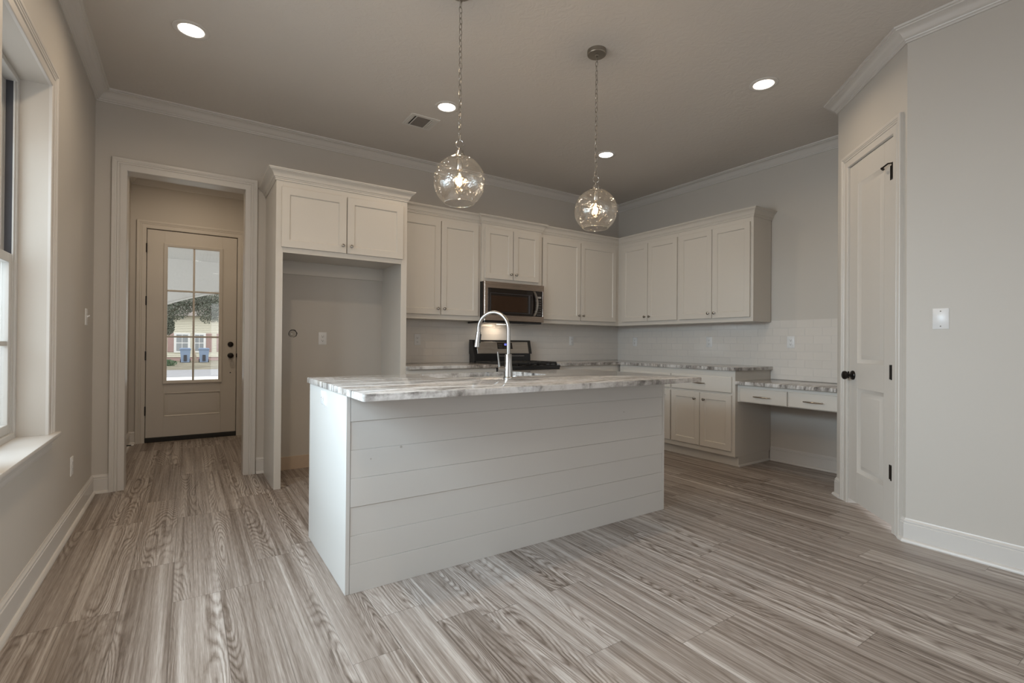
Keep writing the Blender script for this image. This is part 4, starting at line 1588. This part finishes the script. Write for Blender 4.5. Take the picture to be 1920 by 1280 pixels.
# ice-maker hole cut in the refrigerator bay wall
wb_ = thing('wall_hole', (1.373, 0, 1.213), 'round ragged hole cut in the refrigerator bay wall for a water line', 'wall hole')
b = MB()
n = 28
rr = random.Random(2)
ro = [0.036 + rr.uniform(-0.002, 0.002) for _ in range(n)]
L0 = [(1.373 + ro[i] * math.cos(2 * PI * i / n), -0.0012, 1.213 + ro[i] * math.sin(2 * PI * i / n)) for i in range(n)]
b.loops([[Vector((x_, 0.0, z_)) for x_, y_, z_ in L0], [Vector(p) for p in L0]])
b.build('cut_edge', 'dark_slot', wb_)
b = MB()
b.lathe([(0.0305, 0.0), (0.0305, 0.0012), (0.026, 0.0022), (0.0, 0.0022)], (1.371, -0.0012, 1.210), (0, -1, 0), 24)
b.build('drywall_plug', 'drywall_core', wb_)
b = MB()
b.lathe([(0.008, 0.0), (0.008, 0.004), (0.0, 0.005)], (1.362, -0.0034, 1.208), (0, -1, 0), 12)
b.build('pipe_stub', 'nickel_dark', wb_)

# door stop on the hall baseboard
ds = thing('door_stop', (0.066, 1.62, 0.07), 'small black spring door stop with white tip on the hall baseboard', 'door stop')
b = MB()
b.lathe([(0.012, 0), (0.012, 0.004), (0.006, 0.006), (0.006, 0.045)], (0.0645, 1.62, 0.06), (1, 0, 0), 14)
b.build('spring', 'rubber_black', ds)
b = MB()
b.lathe([(0.008, 0.045), (0.008, 0.062), (0.006, 0.066), (0, 0.067)], (0.0645, 1.62, 0.06), (1, 0, 0), 14)
b.build('tip', 'white_plastic', ds)

# ------------------------------------------------------------------ outside the front door
GZ = -0.30
b = MB()
b.box(-60, 60, 2.2, 90, GZ - 0.3, GZ)
tag(b.build('ground', 'winter_lawn', smooth=False), kind='structure')
b = MB()
b.box(-6, 8, 2.2, 8.6, GZ - 0.001, -0.03)
tag(struct(b.build('trim_11', 'walk_concrete', smooth=False)), 'pale concrete porch floor')
b = MB()
b.box(-60, 60, 15.5, 18.6, GZ - 0.001, GZ + 0.02)
tag(b.build('driveway', 'walk_concrete', smooth=False), 'pale concrete driveway apron across the street from the bins', 'driveway', kind='structure')
b = MB()
b.box(-60, 60, 18.9, 24.6, GZ - 0.001, GZ + 0.01)
tag(b.build('street', 'street_asphalt', smooth=False), 'grey street seen through the door glass', 'street', kind='structure')
# porch roof with arched beam
b = MB()
b.box(-6, 8, 2.2, 8.0, 2.90, 2.98)
struct(b.build('ceiling_porch', 'beadboard', smooth=False))
b = MB()
arc = [(-3.0, 0.9)] + [(-2.6 + 5.6 * i / 40, 2.36 - 0.0975 * (-2.6 + 5.6 * i / 40 - 2.3) ** 2) for i in range(41)] + [(4.2, 0.9)]
arc = [(x_, max(z_, 0.2)) for x_, z_ in arc]
lo_ = [Vector((x_, 8.0, z_)) for x_, z_ in arc]
hi_ = [Vector((x_, 8.0, 2.98)) for x_, z_ in arc]
L1 = [b.bm.verts.new(p) for p in lo_]
L2 = [b.bm.verts.new(p) for p in hi_]
L3 = [b.bm.verts.new(p + Vector((0, 0.22, 0))) for p in lo_]
L4 = [b.bm.verts.new(p + Vector((0, 0.22, 0))) for p in hi_]
for i in range(len(L1) - 1):
    b.face([L1[i], L1[i + 1], L2[i + 1], L2[i]])
    b.face([L3[i + 1], L3[i], L4[i], L4[i + 1]])
    b.face([L1[i + 1], L1[i], L3[i], L3[i + 1]])
    b.face([L2[i], L2[i + 1], L4[i + 1], L4[i]])
b.tube([Vector((x_, 7.99, z_)) for x_, z_ in arc[1:-1]], 0.022, 6)
tag(struct(b.build('trim_12', 'porch_paint', smooth=False)), 'white arched porch beam')
# house across the street
HY = 38.7
hs = thing('house', (0.7, HY + 3, GZ), 'cream clapboard house with red shutters across the street, seen through the front door', 'house')
b = MB()
b.box(-7.5, 9.0, HY + 0.06, HY + 8, GZ + 0.25, 3.0)
for i in range(26):
    zb_ = GZ + 0.25 + i * 0.125
    b.hexa([Vector(p) for p in ((-7.5, HY - 0.012, zb_ + 0.022), (9.0, HY - 0.012, zb_ + 0.022), (9.0, HY + 0.06, zb_ + 0.022), (-7.5, HY + 0.06, zb_ + 0.022), (-7.5, HY + 0.004, zb_ + 0.125), (9.0, HY + 0.004, zb_ + 0.125), (9.0, HY + 0.06, zb_ + 0.125), (-7.5, HY + 0.06, zb_ + 0.125))])
b.build('wall', 'siding', hs, smooth=False)
b = MB()
b.box(-7.5, 9.0, HY + 0.05, HY + 7.9, GZ, GZ + 0.25)
b.build('foundation', 'shutter_paint', hs, smooth=False)
b = MB()
b.loops([[Vector((x_, HY - 0.5, 3.0)), Vector((x_, HY + 8.5, 3.0)), Vector((x_, HY + 4, 5.6))] for x_ in (-8.0, 9.5)])
b.build('roof', 'roof_shingle', hs, smooth=False)
for x0, x1 in ((-0.20, 0.60), (0.95, 1.58)):
    b = MB()
    b.box(x0 - 0.10, x1 + 0.10, HY - 0.06, HY + 0.02, 0.30, 1.74)
    wf = b.build('window', 'outside_trim', hs, smooth=False)
    b = MB()
    xm_ = (x0 + x1) / 2
    for z0, z1 in ((0.42, 0.98), (1.04, 1.62)):
        for a0, a1 in ((x0 + 0.05, xm_ - 0.02), (xm_ + 0.02, x1 - 0.05)):
            b.box(a0, a1, HY - 0.07, HY - 0.055, z0, z1)
    b.build('pane', 'outside_glass', wf, smooth=False)
for x0, x1 in ((-0.68, -0.31), (1.69, 2.06), (2.38, 2.75)):
    b = MB()
    b.box(x0, x1, HY - 0.05, HY + 0.01, 0.34, 1.74)
    for i in range(14):
        b.box(x0 + 0.04, x1 - 0.04, HY - 0.065, HY - 0.045, 0.40 + i * 0.092, 0.45 + i * 0.092)
    b.build('shutter', 'shutter_paint', hs, smooth=False)


def bin_(x, label, lx):
    r = thing('wheelie_bin', (x, 34.8, GZ), label, 'trash bin', 'blue wheelie bins')
    b = MB()
    w0, w1 = 0.23, 0.29
    b.loops([[Vector((x + sx_ * w, 34.8 + sy * w, z_)) for sx_, sy in ((-1, -1), (1, -1), (1, 1), (-1, 1))] for w, z_ in ((w0, GZ + 0.02), (w1, 0.52), (w1 + 0.02, 0.54), (w1 + 0.02, 0.58))])
    bo = b.build('body', 'bin_blue', r, smooth=False)
    b = MB()
    b.box(x - 0.09, x + 0.09, 34.8 - w1 - 0.004, 34.8 - w0 + 0.01, GZ + 0.10, GZ + 0.52)
    tag(b.build('stamped_panel', 'bin_dark', bo, smooth=False), 'dark panel on the front')
    b = MB()
    b.box(x - 0.33, x + 0.33, 34.8 - 0.34, 34.8 + 0.36, 0.58, 0.635, 0.015)
    b.box(x - 0.29, x + 0.29, 34.8 - 0.28, 34.8 + 0.30, 0.635, 0.68, 0.02)
    b.build('lid', 'bin_blue' if lx else 'bin_blue', r)
    for s in (-1, 1):
        b = MB()
        b.lathe([(0.12, 0), (0.12, 0.05)], (x + s * 0.27 - 0.025, 35.06, GZ + 0.12), (1, 0, 0), 16)
        b.build('wheel', 'bin_dark', r)
    return r


bin_(0.42, 'blue wheelie bin across the street, left of the leaning board', 0)
bin_(1.48, 'blue wheelie bin across the street, right of the leaning board', 1)
b = MB()
b.hexa([Vector(p) for p in ((0.98, 35.3, GZ), (1.14, 35.3, GZ), (1.14, 35.34, GZ), (0.98, 35.34, GZ), (0.78, 35.7, 0.85), (0.90, 35.7, 0.85), (0.90, 35.74, 0.85), (0.78, 35.74, 0.85))])
tag(b.build('board', 'board_tan', smooth=False), 'tan board leaning between the two blue bins', 'board')


def leaves(b, blobs, n, size, rng):
    for _ in range(n):
        cx, cy, cz, rx, ry, rz = rng.choice(blobs)
        while True:
            v = Vector((rng.uniform(-1, 1), rng.uniform(-1, 1), rng.uniform(-1, 1)))
            if v.length < 1:
                break
        c = Vector((cx + v.x * rx, cy + v.y * ry, cz + v.z * rz))
        a = Vector((rng.gauss(0, 1), rng.gauss(0, 1), rng.gauss(0, 1))).normalized()
        u = a.orthogonal().normalized() * size * rng.uniform(0.6, 1.3)
        w_ = a.cross(u).normalized() * size * 0.5
        b.face([b.bm.verts.new(c - u), b.bm.verts.new(c + w_), b.bm.verts.new(c + u), b.bm.verts.new(c - w_)])


rng = random.Random(11)
tr = thing('tree', (-1.2, 28, GZ), 'broad dark green evergreen tree overhanging the front of the house across the street', 'tree')
b = MB()
leaves(b, [(-0.9, 28, 2.6, 1.0, 1.2, 1.1), (0.0, 28, 3.0, 0.75, 1, 0.72), (0.7, 28, 3.6, 0.8, 1, 0.85), (1.5, 28, 3.0, 0.62, 1, 0.9), (2.3, 28, 3.1, 0.9, 1, 0.95), (-0.5, 28, 4.2, 1.5, 1.5, 1), (1.5, 28, 4.3, 1.5, 1.5, 1.0), (-0.35, 28, 1.95, 0.3, 0.6, 0.5)], 17000, 0.05, rng)
b.build('foliage', 'leaf_green', tr, smooth=False)
b = MB()
b.tube([(-1.2, 28, GZ), (-1.15, 28, 1.0), (-0.9, 28, 2.2), (-0.3, 28, 3.4), (0.2, 28, 4.2)], [0.2, 0.16, 0.13, 0.1, 0.05], 10)
b.tube([(-0.9, 28, 2.2), (0.2, 28, 3.1), (1.4, 28, 3.3), (2.2, 28, 3.5)], [0.1, 0.08, 0.06, 0.03], 8)
b.build('trunk', 'bark', tr)
b = MB()
leaves(b, [(-0.55, 30, GZ + 0.16, 0.6, 0.5, 0.22)], 900, 0.05, rng)
tag(b.build('shrub', 'bush_green', smooth=False), 'low green shrub on the verge left of the bins', 'shrub')
